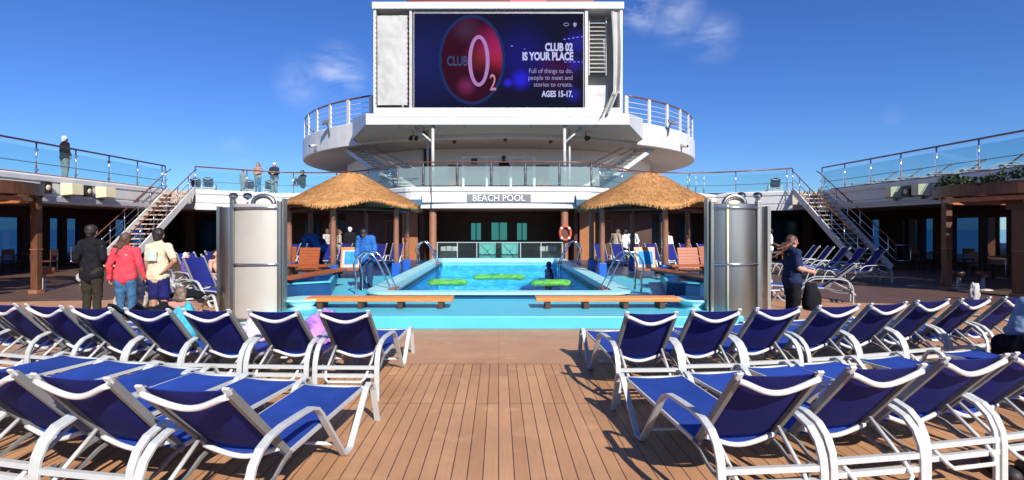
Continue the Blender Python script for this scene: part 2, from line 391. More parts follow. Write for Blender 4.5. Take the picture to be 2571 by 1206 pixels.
local(mb, pool.location).build('coping', M['turq_lt'], pool)
mb = MB(); loop_between(mb, rrect(OX0 + .06, OX1 - .06, OY0 + .06, OY1 - .06, .50), rrect(PX0 - .05, PX1 + .05, PY0 - .05, PY1 + .05, .12), PZ - .05, PZ + .084)
local(mb, pool.location).build('plinth', M['spa'], pool)
mbasin = mat('pool_basin_paint', (.12, .55, .80), .5, var=.10, vs=1.2)
mb = MB(); mb.add([(PX0, PY0, -1.2), (PX1, PY0, -1.2), (PX1, PY1, -1.2), (PX0, PY1, -1.2)], [(0, 1, 2, 3)])
ip = rrect(PX0, PX1, PY0, PY1, .12); n = len(ip)
mb.add([(x, y, -1.2) for x, y in ip] + [(x, y, PZ - .04) for x, y in ip], [(i, (i + 1) % n, n + (i + 1) % n, n + i) for i in range(n)])
local(mb, pool.location).build('basin', mbasin, pool)
mb = MB()
for k in range(4): mb.box(PX0 + .01, PX1 - .01, PY1 - .5 - .5 * k, PY1 - .01 - .5 * k - (.01 if k else 0), -1.19, -.15 - .26 * k)
local(mb, pool.location).build('steps', mat('pool_step_paint', (.20, .68, .84), .5, var=.05), pool)
mb = MB()
for s in (-1, 1):
    x = PX0 if s < 0 else PX1
    mb.box(x - s * .002, x - s * .03, PY0 + .2, PY1 - .2, .045, .12); mb.box(x - s * .002, x - s * .05, PY0 + .2, PY1 - .2, .175, .2)
mb.box(PX0 + .2, PX1 - .2, PY0 + .002, PY0 + .03, .045, .12)
local(mb, pool.location).build('overflow_channel', mat('channel_dark', (.02, .10, .17), .5), pool)
# water
def water(name, tint, scale=1.0, strength=.5):
    m = bpy.data.materials.new(name); m.use_nodes = True; t = m.node_tree; t.nodes.remove(t.nodes['Principled BSDF']); o_ = t.nodes['Material Output']
    tc_ = t.nodes.new('ShaderNodeTexCoord'); n = t.nodes.new('ShaderNodeTexNoise'); n.inputs['Scale'].default_value = 2.2 * scale; n.inputs['Detail'].default_value = 4; n.inputs['Distortion'].default_value = 1.2
    mp_ = t.nodes.new('ShaderNodeMapping'); mp_.inputs['Scale'].default_value = (1, .8, 1)
    t.links.new(tc_.outputs['Object'], mp_.inputs[0]); t.links.new(mp_.outputs[0], n.inputs['Vector'])
    bp = t.nodes.new('ShaderNodeBump'); bp.inputs['Strength'].default_value = strength; bp.inputs['Distance'].default_value = .12; t.links.new(n.outputs[0], bp.inputs['Height'])
    tp = t.nodes.new('ShaderNodeBsdfTransparent')
    n5 = t.nodes.new('ShaderNodeTexNoise'); n5.inputs['Scale'].default_value = 3.0 * scale; n5.inputs['Detail'].default_value = 3; n5.inputs['Distortion'].default_value = 2.0
    mp5 = t.nodes.new('ShaderNodeMapping'); mp5.inputs['Scale'].default_value = (.8, 1.2, 1); t.links.new(tc_.outputs['Object'], mp5.inputs[0]); t.links.new(mp5.outputs[0], n5.inputs['Vector'])
    cr5 = t.nodes.new('ShaderNodeValToRGB'); cr5.color_ramp.elements[0].position = .40; cr5.color_ramp.elements[1].position = .58
    cr5.color_ramp.elements[0].color = (tint[0] * .35, tint[1] * .62, tint[2] * .85, 1); cr5.color_ramp.elements[1].color = (*tint, 1)
    t.links.new(n5.outputs[0], cr5.inputs[0]); t.links.new(cr5.outputs[0], tp.inputs[0])
    gl = t.nodes.new('ShaderNodeBsdfGlossy'); gl.inputs['Roughness'].default_value = .05
    fr = t.nodes.new('ShaderNodeFresnel'); fr.inputs[0].default_value = 1.33
    for s_ in (gl, fr): t.links.new(bp.outputs[0], s_.inputs['Normal'])
    mf = t.nodes.new('ShaderNodeMath'); mf.operation = 'MINIMUM'; mf.inputs[1].default_value = .20; t.links.new(fr.outputs[0], mf.inputs[0])
    mx_ = t.nodes.new('ShaderNodeMixShader'); t.links.new(mf.outputs[0], mx_.inputs[0]); t.links.new(tp.outputs[0], mx_.inputs[1]); t.links.new(gl.outputs[0], mx_.inputs[2])
    t.links.new(mx_.outputs[0], o_.inputs[0]); return m
M['water'] = water('pool_water', (.50, .90, 1.0))
mb = MB(); mb.add([(PX0, PY0, .06), (PX1, PY0, .06), (PX1, PY1, .06), (PX0, PY1, .06)], [(0, 1, 2, 3)])
o = mb.build('pool_water', M['water']); tag(o, kind='structure')

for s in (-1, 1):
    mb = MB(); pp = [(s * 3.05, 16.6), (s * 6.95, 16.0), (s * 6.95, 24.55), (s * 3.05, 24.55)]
    mb.add([(x, y, PZ + .004) for x, y in pp], [(0, 1, 2, 3)]); o = mb.build('shaded_blue_floor', M['spa']); tag(o, kind='structure')  # dark navy sheet: hut shadow painted in along with the blue floor

# ------------------------------------------------------------------ upper decks
DZ = 3.55                     # walking surface of the upper deck
RZ = 4.68                     # top of its handrail
def offset_path(path, d):
    """shift a plan polyline sideways by d (positive = to its left)"""
    res = []
    for i, p in enumerate(path):
        p = Vector(p); a = Vector(path[max(i - 1, 0)]); b = Vector(path[min(i + 1, len(path) - 1)])
        t1 = (p - a).normalized() if i else (b - p).normalized(); t2 = (b - p).normalized() if i < len(path) - 1 else t1
        n1 = Vector((-t1.y, t1.x)); n2 = Vector((-t2.y, t2.x)); nn = (n1 + n2).normalized()
        res.append(p + nn * d / max(.3, nn.dot(n1)))
    return res
def sweep(mb, path, prof, smooth=False):
    """prof: list of (side offset, z); path in plan"""
    rows = [offset_path(path, d) for d, z in prof]
    m = len(path)
    vs = [(rows[j][i].x, rows[j][i].y, prof[j][1]) for j in range(len(prof)) for i in range(m)]
    fs = [(j * m + i, j * m + i + 1, (j + 1) * m + i + 1, (j + 1) * m + i) for j in range(len(prof) - 1) for i in range(m - 1)]
    return mb.add(vs, fs, smooth)
def resample(path, step):
    out_ = []; carry = 0
    for a, b in zip(path[:-1], path[1:]):
        a = Vector(a); b = Vector(b); L = (b - a).length; d = carry
        while d < L - 1e-6: out_.append((a + (b - a) * d / L, (b - a).normalized())); d += step
        carry = d - L
    out_.append((Vector(path[-1]), (Vector(path[-1]) - Vector(path[-2])).normalized()))
    return out_
def smooth_path(pts, n=6):
    P_ = [Vector(p) for p in pts]; res = []
    for i in range(len(P_) - 1):
        p0 = P_[max(i - 1, 0)]; p1 = P_[i]; p2 = P_[i + 1]; p3 = P_[min(i + 2, len(P_) - 1)]
        for k in range(n):
            t = k / n
            res.append(.5 * ((2 * p1) + (-p0 + p2) * t + (2 * p0 - 5 * p1 + 4 * p2 - p3) * t * t + (-p0 + 3 * p1 - 3 * p2 + p3) * t ** 3))
    res.append(P_[-1]); return res

REAR = [(-14.7, 26.1), (-11.7, 28.9), (-9.4, 29.0), (-7.3, 28.1), (-5.6, 26.1), (-4.6, 24.9), (-3.6, 24.4), (0, 24.3), (3.6, 24.4), (4.6, 24.9), (5.6, 26.1), (7.3, 28.1), (9.4, 29.0), (11.7, 28.9), (14.7, 26.9)]
REARS = [REAR[0]] + [tuple(p) for p in smooth_path(REAR[1:-1], 4)] + [REAR[-1]]
LEFT = [(-16, -6), (-16, 26.1)]
RIGHT = [(16, 27), (16, -6)]

M['upfloor'] = mat('upper_floor', (.46, .38, .32), .7, var=.1)
deckr = empty('upper_deck', (0, 30, 0), label='white fronted upper deck behind the pool carrying the grey name sign', cat='upper deck')
W_ = []
def fascia(path, parent, side=1):
    # side=+1: the deck lies to the left of the path direction
    o0 = parent.location
    mb = MB(); prof = [(.30, DZ + .004), (.05, DZ + .01), (.0, DZ - .05), (.0, DZ - .20), (.05, DZ - .22), (.05, DZ - .26), (.02, DZ - .28), (.02, DZ - .62), (.06, DZ - .64), (.06, DZ - .68), (.02, DZ - .70), (.02, 2.58), (.4, 2.56)]
    sweep(mb, path, [(side * a, b) for a, b in prof])
    local(mb, o0).build('fascia', M['white'], parent)
fascia(REARS, deckr)
# slab
mb = MB(); poly = [tuple(p) for p in REARS]; poly = [(p[0], p[1]) for p in poly]
poly2 = [(a, b + .35) for a, b in poly] + [(24, 27), (24, 48), (-24, 48), (-24, 26.1)]
def tri_prism(mb, poly, z0, z1):
    from mathutils.geometry import tessellate_polygon
    tr = tessellate_polygon([[Vector((x, y, 0)) for x, y in poly]])
    n = len(poly); vs = [(x, y, z0) for x, y in poly] + [(x, y, z1) for x, y in poly]
    fs = [tuple(t) for t in tr] + [tuple(n + i for i in reversed(t)) for t in tr] + [(i, (i + 1) % n, n + (i + 1) % n, n + i) for i in range(n)]
    return mb.add(vs, fs)
tri_prism(mb, poly2, 2.62, DZ - .01)
local(mb, deckr.location).build('floor_slab', M['upfloor'], deckr)
decks = {}
for s, nm, lab in ((-1, LEFT, 'long upper deck walkway on the left side with sunlit white edge'), (1, RIGHT, 'long upper deck walkway on the right side with its white edge in shade')):
    d = empty('upper_deck', (s * 18, 12, 0), label=lab, cat='upper deck'); decks[s] = d
    fascia(nm, d)
    mb = MB(); mb.box(s * 16.3, s * 22.5, -6, (26.08 if s < 0 else 26.98), 2.6, DZ - .01)
    local(mb, d.location).build('floor_slab', M['upfloor'], d)
    mb = MB(); mb.box(s * 15.975, s * 15.985, -6, 26, 2.64, 2.80); 
    local(mb, d.location).build('lower_strip', mat('fascia_lower', (.42, .42, .44), .5), d)
    mb = MB(); mb.box(s * 16.06, s * 16.30, -6, 26, DZ + .012, DZ + .05)
    local(mb, d.location).build('kerb', M['brownpost'], d)

# railings
def railing(path, z, h, name_label, glassm, postm, spacing, group=None, ext=0, midrail=True, panel=True, side=1, lowext=.08):
    c = Vector(path[len(path) // 2]); e = empty('glass_railing' if panel else 'railing', (c.x, c.y, z), label=name_label, cat='railing', group=group)
    top = z + h
    mb = MB(); pp = [Vector((p[0], p[1], top)) for p in path]; mb.tube(pp, .035, 8); local(mb, e.location).build('handrail', M['wood_rail'], e)
    if midrail:
        mb = MB(); mb.tube([Vector((p[0], p[1], z + .42)) for p in offset_path(path, side * .09)], .014, 6); local(mb, e.location).build('mid_rail', M['grey'], e)
    st = resample(path, spacing)
    first = None
    for p, t in st:
        if first is None:
            mb = MB(); mb.tube([(0, 0, -.02), (0, 0, h - .02)], .026, 8); mb.box(-.05, .05, -.05, .05, -.04, .03)
            mb.box(-.035, .035, -.045, .045, h * .74, h * .80); mb.box(-.035, .035, -.045, .045, .14, .20)
            first = mb.build('post', postm, e); po = first
        else:
            po = first.copy(); col.objects.link(po)
        po.location = (p.x - e.location.x, p.y - e.location.y, 0); po.rotation_euler = (0, 0, math.atan2(t.y, t.x))
        TREE.setdefault(e.name, []).append(po) if po is not first else None
    if panel:
        for (p, t), (q, t2) in zip(st[:-1], st[1:]):
            d = (q - p)
            if d.length < .3: continue
            n = Vector((-d.y, d.x)).normalized(); a = p + d.normalized() * .06 - n * .02; b = q - d.normalized() * .06 - n * .02
            mb = MB(); mb.add([(a.x, a.y, z + .07), (b.x, b.y, z + .07), (b.x, b.y, top - .20), (a.x, a.y, top - .20)], [(0, 1, 2, 3)])
            local(mb, e.location).build('glass_panel', glassm, e, recalc=False)
    return e
H = RZ - DZ
OFFR = offset_path(REARS, .12)
i1 = [i for i, p in enumerate(REARS) if p[0] > -4.9][0]; i2 = [i for i, p in enumerate(REARS) if p[0] > 4.6][0]
railing([tuple(p) for p in OFFR[:i1 + 1]], DZ, H, 'clear glass railing of the rear upper deck from the left stairs to the left hut', M['glass'], M['steelp'], 2.4)
railing([tuple(p) for p in OFFR[i1:i2 + 1]], DZ, H, 'frosted glass railing straight above the grey name sign', M['glass_milk'], M['grey'], 1.55)
railing([tuple(p) for p in OFFR[i2:]], DZ, H, 'clear glass railing of the rear upper deck from the right hut to the right stairs', M['glass'], M['steelp'], 2.4)
railing([(-16.12, -4), (-16.12, 26.0)], DZ, H, 'long glass railing of the left upper deck with a person behind it', M['glass'], M['steelp'], 1.75)
railing([(16.12, 26.8), (16.12, -4)], DZ, H, 'long glass railing of the right upper deck rising to the corner of the photo', M['glass'], M['steelp'], 1.75)

# ---- stairs from the pool deck to the upper deck
def stairs(xa, xb, ytop, lab, outer):
    z1 = DZ; run = 4.75; ybot = ytop - run; n = 17
    e = empty('staircase', ((xa + xb) / 2, ybot, 0), label=lab, cat='staircase')
    ox, oy = e.location.x, e.location.y
    hw = abs(xb - xa) / 2
    for k in range(1, n):
        z = z1 * k / n; y = run * k / n
        mb = MB(); mb.box(-hw + .05, hw - .05, y - .30, y, z - .045, z); mb.box(-hw + .05, hw - .05, y - .31, y - .285, z - .05, z + .003)
        mb.build('tread', M['step'], e)
    for s in (-1, 1):
        mb = MB()
        x = s * hw
        a = Vector((x, -.25, -.0)); b = Vector((x, run + .05, z1 - .05)); d = (b - a).normalized(); nn = Vector((0, -d.z, d.y))
        vs = []
        for p in (a, b):
            for sx in (-.03, .03):
                vs += [p + Vector((sx, 0, 0)) - nn * .10, p + Vector((sx, 0, 0)) + nn * .20]
        mb.add(vs, [(0, 1, 3, 2), (4, 6, 7, 5), (0, 4, 5, 1), (2, 3, 7, 6), (1, 5, 7, 3), (0, 2, 6, 4)])
        mb.build('stringer', M['white'], e)
        # rail: posts and three bars
        mb = MB(); up = Vector((0, 0, 1.0))
        pa = Vector((x, -.5, .0)); pb = Vector((x, run - .1, z1 - .2))
        mb.tube([pa + Vector((0, 0, .05)), pa + up * .98, pa + up * 1.05 + Vector((0, .12, .06)), pb + up * 1.08, pb + up * 1.2 + Vector((0, .25, 0))], .024, 8)
        mb.build('handrail', M['wood_rail'], e)
        mb = MB()
        for f in (.38, .7): mb.tube([pa + up * f, pb + up * f], .014, 6)
        mb.build('lower_rail', M['steelp'], e)
        for k in range(6):
            p = pa.lerp(pb, (k + .5) / 6)
            mb = MB(); mb.tube([p, p + up * 1.06], .018, 6); mb.build('baluster', M['steelp'], e)
    # hooped handle at the foot
    mb = MB(); x = outer * (hw + .35)
    mb.tube([(x - outer * .35, -.5, 1.0), (x + outer * .15, -.55, 1.0), (x + outer * .2, -.55, .95), (x + outer * .2, -.55, .42), (x + outer * .15, -.55, .37), (x - outer * .35, -.5, .37)], .02, 8)
    mb.build('end_loop', M['steelp'], e)
    return e
stairs(-16.0, -14.75, 26.1, 'stairs with brown treads behind the three people on the left', -1)
stairs(14.75, 16.0, 26.9, 'stairs with brown treads above the lounger row on the right', 1)

# ---- lower walls with sea windows
def window_wall(s, wins, lab):
    e = empty('side_wall', (s * 20, 12, 0), label=lab, cat='wall')
    x0, x1 = s * 20.0, s * 20.25
    ys = [-6]; mb = MB()
    z0, z1 = .18, 2.17
    prev = -6
    for a, b in wins:
        mb.box(x0, x1, prev, a, 0, 2.6); mb.box(x0, x1, a, b, 0, z0); mb.box(x0, x1, a, b, z1, 2.6); prev = b
    mb.box(x0, x1, prev, 34, 0, 2.6)
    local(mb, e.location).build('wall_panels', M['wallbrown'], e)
    for a, b in wins:
        mb = MB(); q = .05
        for (ya, yb, za, zb) in ((a, a + q, z0, z1), (b - q, b, z0, z1), (a + q, b - q, z0, z0 + q), (a + q, b - q, z1 - q, z1)):
            mb.box(x0 - s * .02, x0 + s * .1, ya, yb, za, zb)
        f = local(mb, e.location).build('window', M['black'], e)
        mb = MB(); xx = x0 + s * .06; mb.add([(xx, a + q, z0 + q), (xx, b - q, z0 + q), (xx, b - q, z1 - q), (xx, a + q, z1 - q)], [(0, 1, 2, 3)])
        local(mb, e.location).build('pane', M['winglass'], f)
    return e
WL = [(2, 5), (6, 9), (10, 13), (14, 17), (18, 20.6), (21.35, 22.6), (23.9, 24.65), (24.85, 25.7), (28.0, 29.0), (29.3, 30.6)]
WR = [(2, 5), (6, 9), (10, 13), (14, 16.8), (17.9, 20.6), (21.12, 22.2), (22.35, 23.75), (24.7, 25.45), (25.6, 26.7), (28.2, 29.1), (30.0, 31.2)]
window_wall(-1, WL, 'dark brown wall with tall sea windows under the left walkway')
window_wall(1, WR, 'dark brown wall with tall sea windows under the right walkway')
# rear walls below the upper deck
e = empty('rear_wall', (0, 30, 0), label='dark brown wall around the teal windows behind the pool', cat='wall')
mb = MB(); mb.box(-8, 8, 31, 31.3, 0, 2.6); mb.box(-3.9, -3.7, 26.4, 31, 0, 2.6); mb.box(3.7, 3.9, 26.4, 31, 0, 2.6)
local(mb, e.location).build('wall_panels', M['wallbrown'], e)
for (xa, xb, za, zb) in ((-1.62, -.98, .95, 2.0), (-.45, .52, .95, 2.03), (1.02, 1.66, .95, 2.0)):
    mb = MB(); mb.box(xa, xb, 30.93, 30.998, za, zb); f = local(mb, e.location).build('window', M['black'], e)
    xm = (xa + xb) / 2
    for (a, b) in ((xa + .04, xm - .03), (xm + .03, xb - .04)):
        mb = MB(); mb.box(a, b, 30.915, 30.928, za + .04, zb - .04); local(mb, e.location).build('pane', M['teal_lit'], f)
mb = MB(); mb.box(-.42, .52, 30.6, 30.96, .5, .84); local(mb, e.location).build('window_box', M['teal'], e)
for s in (-1, 1):
    e = empty('rear_wall', (s * 8, 27, 0), label='brown wood wall behind the %s thatched hut' % ('left' if s < 0 else 'right'), cat='wall')
    mb = MB(); mb.box(s * 3.95, s * 4.7, 26.2, 26.4, 0, 2.6); local(mb, e.location).build('end_panel', mat('sunlit_wood', (.34, .13, .045), .45, var=.2, stretch=(6, 6, .6)), e)  # wall brown lightened to orange, sunlight painted into this panel
    mb = MB(); mb.box(s * 4.6, s * 8.6, 30.2, 30.4, 0, 2.6); mb.box(s * 3.95, s * 4.15, 26.4, 30.4, 0, 2.6)
    mb.box(s * 8.6, s * 20, 33.8, 34, 0, 2.6)
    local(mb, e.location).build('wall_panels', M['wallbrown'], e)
    mb = MB()
    for xa, xb in ((5.2, 5.24), (6.3, 6.34)): mb.box(s * xa, s * xb, 30.15, 30.195, 0, 2.1)
    mb.box(s * 5.24, s * 6.3, 30.15, 30.195, 2.06, 2.1)
    local(mb, e.location).build('door', M['brownpost'], e)
    for xa, xb in ((9.5, 10.6), (11.2, 12.2), (13.0, 14.4), (15.2, 16.6), (17.2, 18.8)):
        mb = MB(); mb.box(s * xa, s * xb, 33.72, 33.795, .3, 2.2); f = local(mb, e.location).build('window', M['black'], e)
        mb = MB(); mb.box(s * (xa + .05), s * (xb - .05), 33.70, 33.715, .35, 2.15)
        local(mb, e.location).build('pane', mat('dim_blue_pane', (.02, .07, .13), .15), f)
    for xa in (9.0, 12.6, 14.8, 17):
        mb = MB(); mb.box(s * xa, s * (xa + .4), 29.8, 30.1, 0, 2.61)
        o = mb.build('support_column', M['darkwood']); 
        tag(o, {9.0: 'dark square column under the upper deck just outside the %s hut', 12.6: 'dark square column under the upper deck midway between %s hut and stairs', 14.8: 'dark square column under the upper deck behind the foot of the %s stairs', 17: 'dark square column behind the outer side of the %s stairs'}[xa] % ('left' if s < 0 else 'right'), 'column')
# name sign
e = empty('name_sign', (0, 24.28, 3.02), label='grey sign with raised white letters on the rear deck edge above the pool', cat='sign')
mb = MB(); mb.box(-1.42, 1.42, -.0, .045, -.185, .19); mb.build('panel', mat('sign_grey', (.20, .195, .19), .5), e)
def text_mesh(txt, size, sx, depth, m, name, parent, loc, rot=(R(90), 0, 0), align='CENTER', bold=0.0):
    cu = bpy.data.curves.new('t', 'FONT'); cu.body = txt; cu.size = size; cu.align_x = align; cu.align_y = 'CENTER'; cu.extrude = depth; cu.offset = bold; cu.space_line = .95; cu.resolution_u = 3
    to = bpy.data.objects.new('t', cu); col.objects.link(to); bpy.context.view_layer.update()
    dg = bpy.context.evaluated_depsgraph_get(); me = bpy.data.meshes.new_from_object(to.evaluated_get(dg)); bpy.data.objects.remove(to)
    me.materials.clear(); me.materials.append(m)
    Mx = Matrix.Translation(Vector(loc)) @ Matrix.Rotation(rot[2], 4, 'Z') @ Matrix.Rotation(rot[0], 4, 'X') @ Matrix.Diagonal((sx, 1, 1, 1))
    me.transform(Mx)
    o = bpy.data.objects.new(name, me); col.objects.link(o)
    if parent is not None: o.parent = parent; TREE.setdefault(parent.name, []).append(o)
    return o
text_mesh('BEACH POOL', .40, .98, .02, mat('sign_letter_white', (.75, .75, .73), .4), 'lettering', e, (0, -.02, .0), bold=.004)
for s in (-1, 1):
    mb = MB(); mb.box(s * 1.44, s * 3.45, 24.27, 24.315, 2.84, 3.21)
    o = mb.build('fascia_board', M['white']); o['label'] = 'blank white board on the deck edge %s of the grey name sign' % ('left' if s < 0 else 'right'); o['category'] = 'board'
    e2 = empty('deck_speaker', (s * 3.75, 24.25, 2.98), label='boxy white loudspeaker with blue grey grille at the %s end of the deck boards' % ('left' if s < 0 else 'right'), cat='loudspeaker')
    mb = MB(); vs = [(-.24, .15, .22), (.24, .15, .22), (.27, -.15, .20), (-.27, -.15, .20), (-.24, .15, -.22), (.24, .15, -.22), (.27, -.20, -.02), (-.27, -.20, -.02)]
    mb.add([(-.27, -.18, -.02), (.27, -.18, -.02), (.24, .14, -.02), (-.24, .14, -.02), (-.27, -.14, .22), (.27, -.14, .22), (.24, .14, .22), (-.24, .14, .22)], [(0, 1, 2, 3), (4, 5, 6, 7), (0, 1, 5, 4), (2, 3, 7, 6), (1, 2, 6, 5), (0, 3, 7, 4)])
    mb.build('housing', M['white2'], e2)
    mb = MB(); mb.add([(-.27, -.18, -.022), (.27, -.18, -.022), (.24, .14, -.022), (-.24, .14, -.022), (-.25, -.06, -.27), (.25, -.06, -.27), (.24, .14, -.27), (-.24, .14, -.27)], [(0, 1, 2, 3), (4, 5, 6, 7), (0, 1, 5, 4), (2, 3, 7, 6), (1, 2, 6, 5), (0, 3, 7, 4)])
    mb.build('grille', mat('speaker_grille', (.12, .25, .36), .6), e2)

# ---- columns carrying the screen deck
for s in (-1, 1):
    nm = 'left' if s < 0 else 'right'
    x = s * 3.03; e = empty('support_column', (x, 24.75, 0), label='slim column running from the pool deck up to the %s end of the screen platform' % nm, cat='column')
    mb = MB(); mb.lathe([(.0, 0), (.19, 0), (.17, .05), (.17, 2.62)], seg=20); mb.build('lower_shaft', M['brownpost'], e)
    mb = MB(); mb.tube([(0, .0, DZ), (0, .0, 6.42)], .075, 12); mb.build('upper_shaft', M['white2'], e)
    mb = MB(); mb.tube([(.0, .03, 5.6), (s * .9, .4, 6.42)], .05, 8); mb.tube([(s * .35, .9, DZ), (s * .35, .9, 6.4)], .05, 8); mb.build('brace', M['white2'], e)
    if s < 0: mb = MB(); mb.tube([(-.0, -.52, 2.5), (0, -.52, 4.9)], .018, 6); mb.build('pipe', M['wood_rail'], e)
# ---- glass fence behind the pool
FG = mat('grey_green_frame', (.36, .42, .40), .4, var=.05)
e = empty('pool_fence', (0, 24.1, PZ), label='low glass fence in a pale metal frame at the far end of the pool', cat='fence')
xs = [-2.75, -1.85, -.95, .0, .95, 1.9, 2.85]
mb = MB(); mb.box(-2.78, 2.88, -.02, .02, .80, .835); mb.build('top_rail', FG, e)
mb = MB(); mb.box(-2.78, 2.88, -.02, .02, .02, .06); mb.build('bottom_rail', FG, e)
for x in (-2.75, -1.85, -.98, .98, 1.9, 2.85):
    mb = MB(); mb.box(x - .02, x + .02, -.02, .02, 0, .798); mb.build('post', FG, e)
xs = (-2.75, -1.85, -.98, .98, 1.9, 2.85)
for a, b in zip(xs[:-1], xs[1:]):
    mb = MB(); mb.add([(a + .04, 0, .08), (b - .04, 0, .08), (b - .04, 0, .78), (a + .04, 0, .78)], [(0, 1, 2, 3)]); mb.build('glass_panel', M['glass_gate'], e)
for x, nm in ((-.52, 'left'), (.52, 'right')):
    e = empty('lattice_gate', (x, 24.9, .12), label='teal gate panel with a crossed pattern, %s of the dark gap behind the pool fence' % nm, cat='gate')
    mb = MB(); mb.box(-.36, .36, 0, .03, .15, .85); mb.build('panel', mat('pale_teal', (.16, .45, .38), .5), e)
    mb = MB()
    for q in ((-.38, -.32, .1, .9), (.32, .38, .1, .9)): mb.box(q[0], q[1], -.04, -.003, q[2], q[3])
    for q in ((.1, .16), (.84, .9)): mb.box(-.32, .32, -.04, -.003, q[0], q[1])
    for s in (-1, 1): mb.obox((0, -.018, .5), (.85, .03, .06), Matrix.Rotation(s * R(48), 3, 'Y'))
    mb.build('lattice', M['teal'], e)
for x, nm in ((-2.35, 'left'), (2.35, 'right')):
    e = empty('towel_cart', (x, 25.6, 0), label='dark cart topped with stacked white towels behind the %s end of the pool fence' % nm, cat='towel cart')
    mb = MB(); mb.box(-.42, .42, -.2, .2, .08, .55); mb.box(-.45, .45, -.23, .23, .552, .58); mb.build('cart', M['black'], e, bevel=.01)
    for k in range(3):
        mb = MB(); mb.box(-.4 + .27 * k, -.15 + .27 * k, -.18, .18, .585, .80 + .02 * (k % 2)); mb.build('towel_stack', M['canvas'], e, bevel=.03)
# life ring
e = empty('life_ring', (3.03, 24.45, 1.45), label='orange life ring with pale markings hanging on the right pool column', cat='life ring')
mb = MB(); segs = 32
pts = [(.24 * math.cos(2 * math.pi * k / segs), 0, .31 * math.sin(2 * math.pi * k / segs)) for k in range(segs + 1)]
mb.tube(pts, .068, 10, cap=False); mb.build('ring', M['ringred'], e)
for k in range(4):
    a = R(45 + 90 * k); mb = MB(); pts = [(.24 * math.cos(a + d), 0, .31 * math.sin(a + d)) for d in (-.16, -.08, 0, .08, .16)]
    mb.tube(pts, .072, 10); mb.build('white_band', M['white'], e)
mb = MB(); mb.box(-.2, .2, .06, .12, -.3, .3); mb.build('back_board', M['pergola'], e)
mb = MB(); mb.tube([(.0, .08, -.36), (0, .08, -1.2)], .02, 6); mb.build('bracket', M['grey'], e)

# ------------------------------------------------------------------ round deck and screen
cd_ = empty('round_deck', (0, 39, 6.2), label='round white upper deck overhanging behind and beside the big screen', cat='round deck')
A_, B_ = 13.45, 12.7; NS = 96
def ell(k, a=A_, b=B_): an = 2 * math.pi * k / NS; return (a * math.cos(an), b * math.sin(an))
zb, zt = 0, 1.08
mb = MB()
prof = [(-1.2, -.10), (-.05, -.14), (.0, -.10), (.0, zt - .04), (-.04, zt), (-.3, zt), (-.3, zt - .1)]
vs = []
for d, z in prof:
    for k in range(NS):
        x, y = ell(k, A_ + d, B_ + d); vs.append((x, y, z))
mb.add(vs, [(j * NS + k, j * NS + (k + 1) % NS, (j + 1) * NS + (k + 1) % NS, (j + 1) * NS + k) for j in range(len(prof) - 1) for k in range(NS)], False)
mb.build('rim', M['white'], cd_)
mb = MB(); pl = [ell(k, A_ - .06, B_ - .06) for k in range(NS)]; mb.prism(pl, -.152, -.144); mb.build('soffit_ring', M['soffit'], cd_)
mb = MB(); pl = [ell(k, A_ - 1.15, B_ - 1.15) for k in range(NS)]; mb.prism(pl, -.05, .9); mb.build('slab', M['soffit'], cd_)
# underside bands and lamps
mb = MB()
for rr in (.62, .80):
    vs = []
    for k in range(NS): x, y = ell(k, A_ * rr, B_ * rr); vs.append((x, y, -.158))
    for k in range(NS): x, y = ell(k, A_ * rr - .05, B_ * rr - .05); vs.append((x, y, -.158))
    mb.add(vs, [(k, (k + 1) % NS, NS + (k + 1) % NS, NS + k) for k in range(NS)])
mb.build('soffit_seam', M['grey'], cd_)
# railing of the round deck, open at the screen
kk = [k for k in range(NS) if not (-6.2 < ell(k)[0] < 6.2 and ell(k)[1] < 0)]
runs = []; start = [k for k in kk if (k - 1) % NS not in kk][0]
run = []; k = start
while k % NS in kk and len(run) < len(kk): run.append(k % NS); k += 1
e = empty('deck_rail', (0, 39, 7.28), label='white slatted railing with brown handrail around the round deck', cat='railing')
hr = 1.32
pts = [Vector((*ell(k, A_ - .12, B_ - .12), hr)) for k in run]; mb = MB(); mb.tube(pts, .05, 8); mb.build('handrail', M['wood_rail'], e)
mb = MB()
for z in (.22, .48, .74, 1.0): mb.tube([Vector((p.x, p.y, z)) for p in pts], .017, 6)
mb.build('rail_bars', M['white'], e)
for k in run[::2]:
    x, y = ell(k, A_ - .12, B_ - .12); mb = MB(); mb.obox((0, 0, hr / 2), (.09, .22 if True else .1, hr)); o = mb.build('post', M['white'], e)
    o.location = (x, y, 0); o.rotation_euler = (0, 0, math.atan2(y, x) + R(90) * 0)
# screen platform in front of the round deck
e = empty('screen_platform', (0, 24.5, 6.4), label='white platform jutting out under the big screen', cat='platform')
poly = [(-6.05, 0), (5.95, 0), (7.35, 2.9), (7.35, 4.2), (-7.45, 4.2), (-7.45, 2.9)]
mb = MB(); n = 6
zlo = [0, 0, -.2, -.2, -.2, -.2]; zhi = [.50, .50, .86, .86, .86, .86]
mb.add([(p[0], p[1], z) for p, z in zip(poly, zlo)] + [(p[0], p[1], z) for p, z in zip(poly, zhi)],
       [(i, (i + 1) % n, n + (i + 1) % n, n + i) for i in range(n)] + [(6, 7, 8, 11), (8, 9, 10, 11)])
mb.build('edge_band', M['white'], e)
mb = MB(); mb.box(-6.04, 5.94, -.008, -.003, .34, .352); mb.build('band_seam', M['grey'], e)
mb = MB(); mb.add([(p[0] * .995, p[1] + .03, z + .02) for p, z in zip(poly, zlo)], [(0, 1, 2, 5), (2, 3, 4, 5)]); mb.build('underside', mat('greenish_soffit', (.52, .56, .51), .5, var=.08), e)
mb = MB()
for x in (-4.6, -1.6, 1.5, 4.5): mb.box(x - .05, x + .05, .1, 4.0, -.02, .015)
mb.build('soffit_rib', M['soffit'], e)
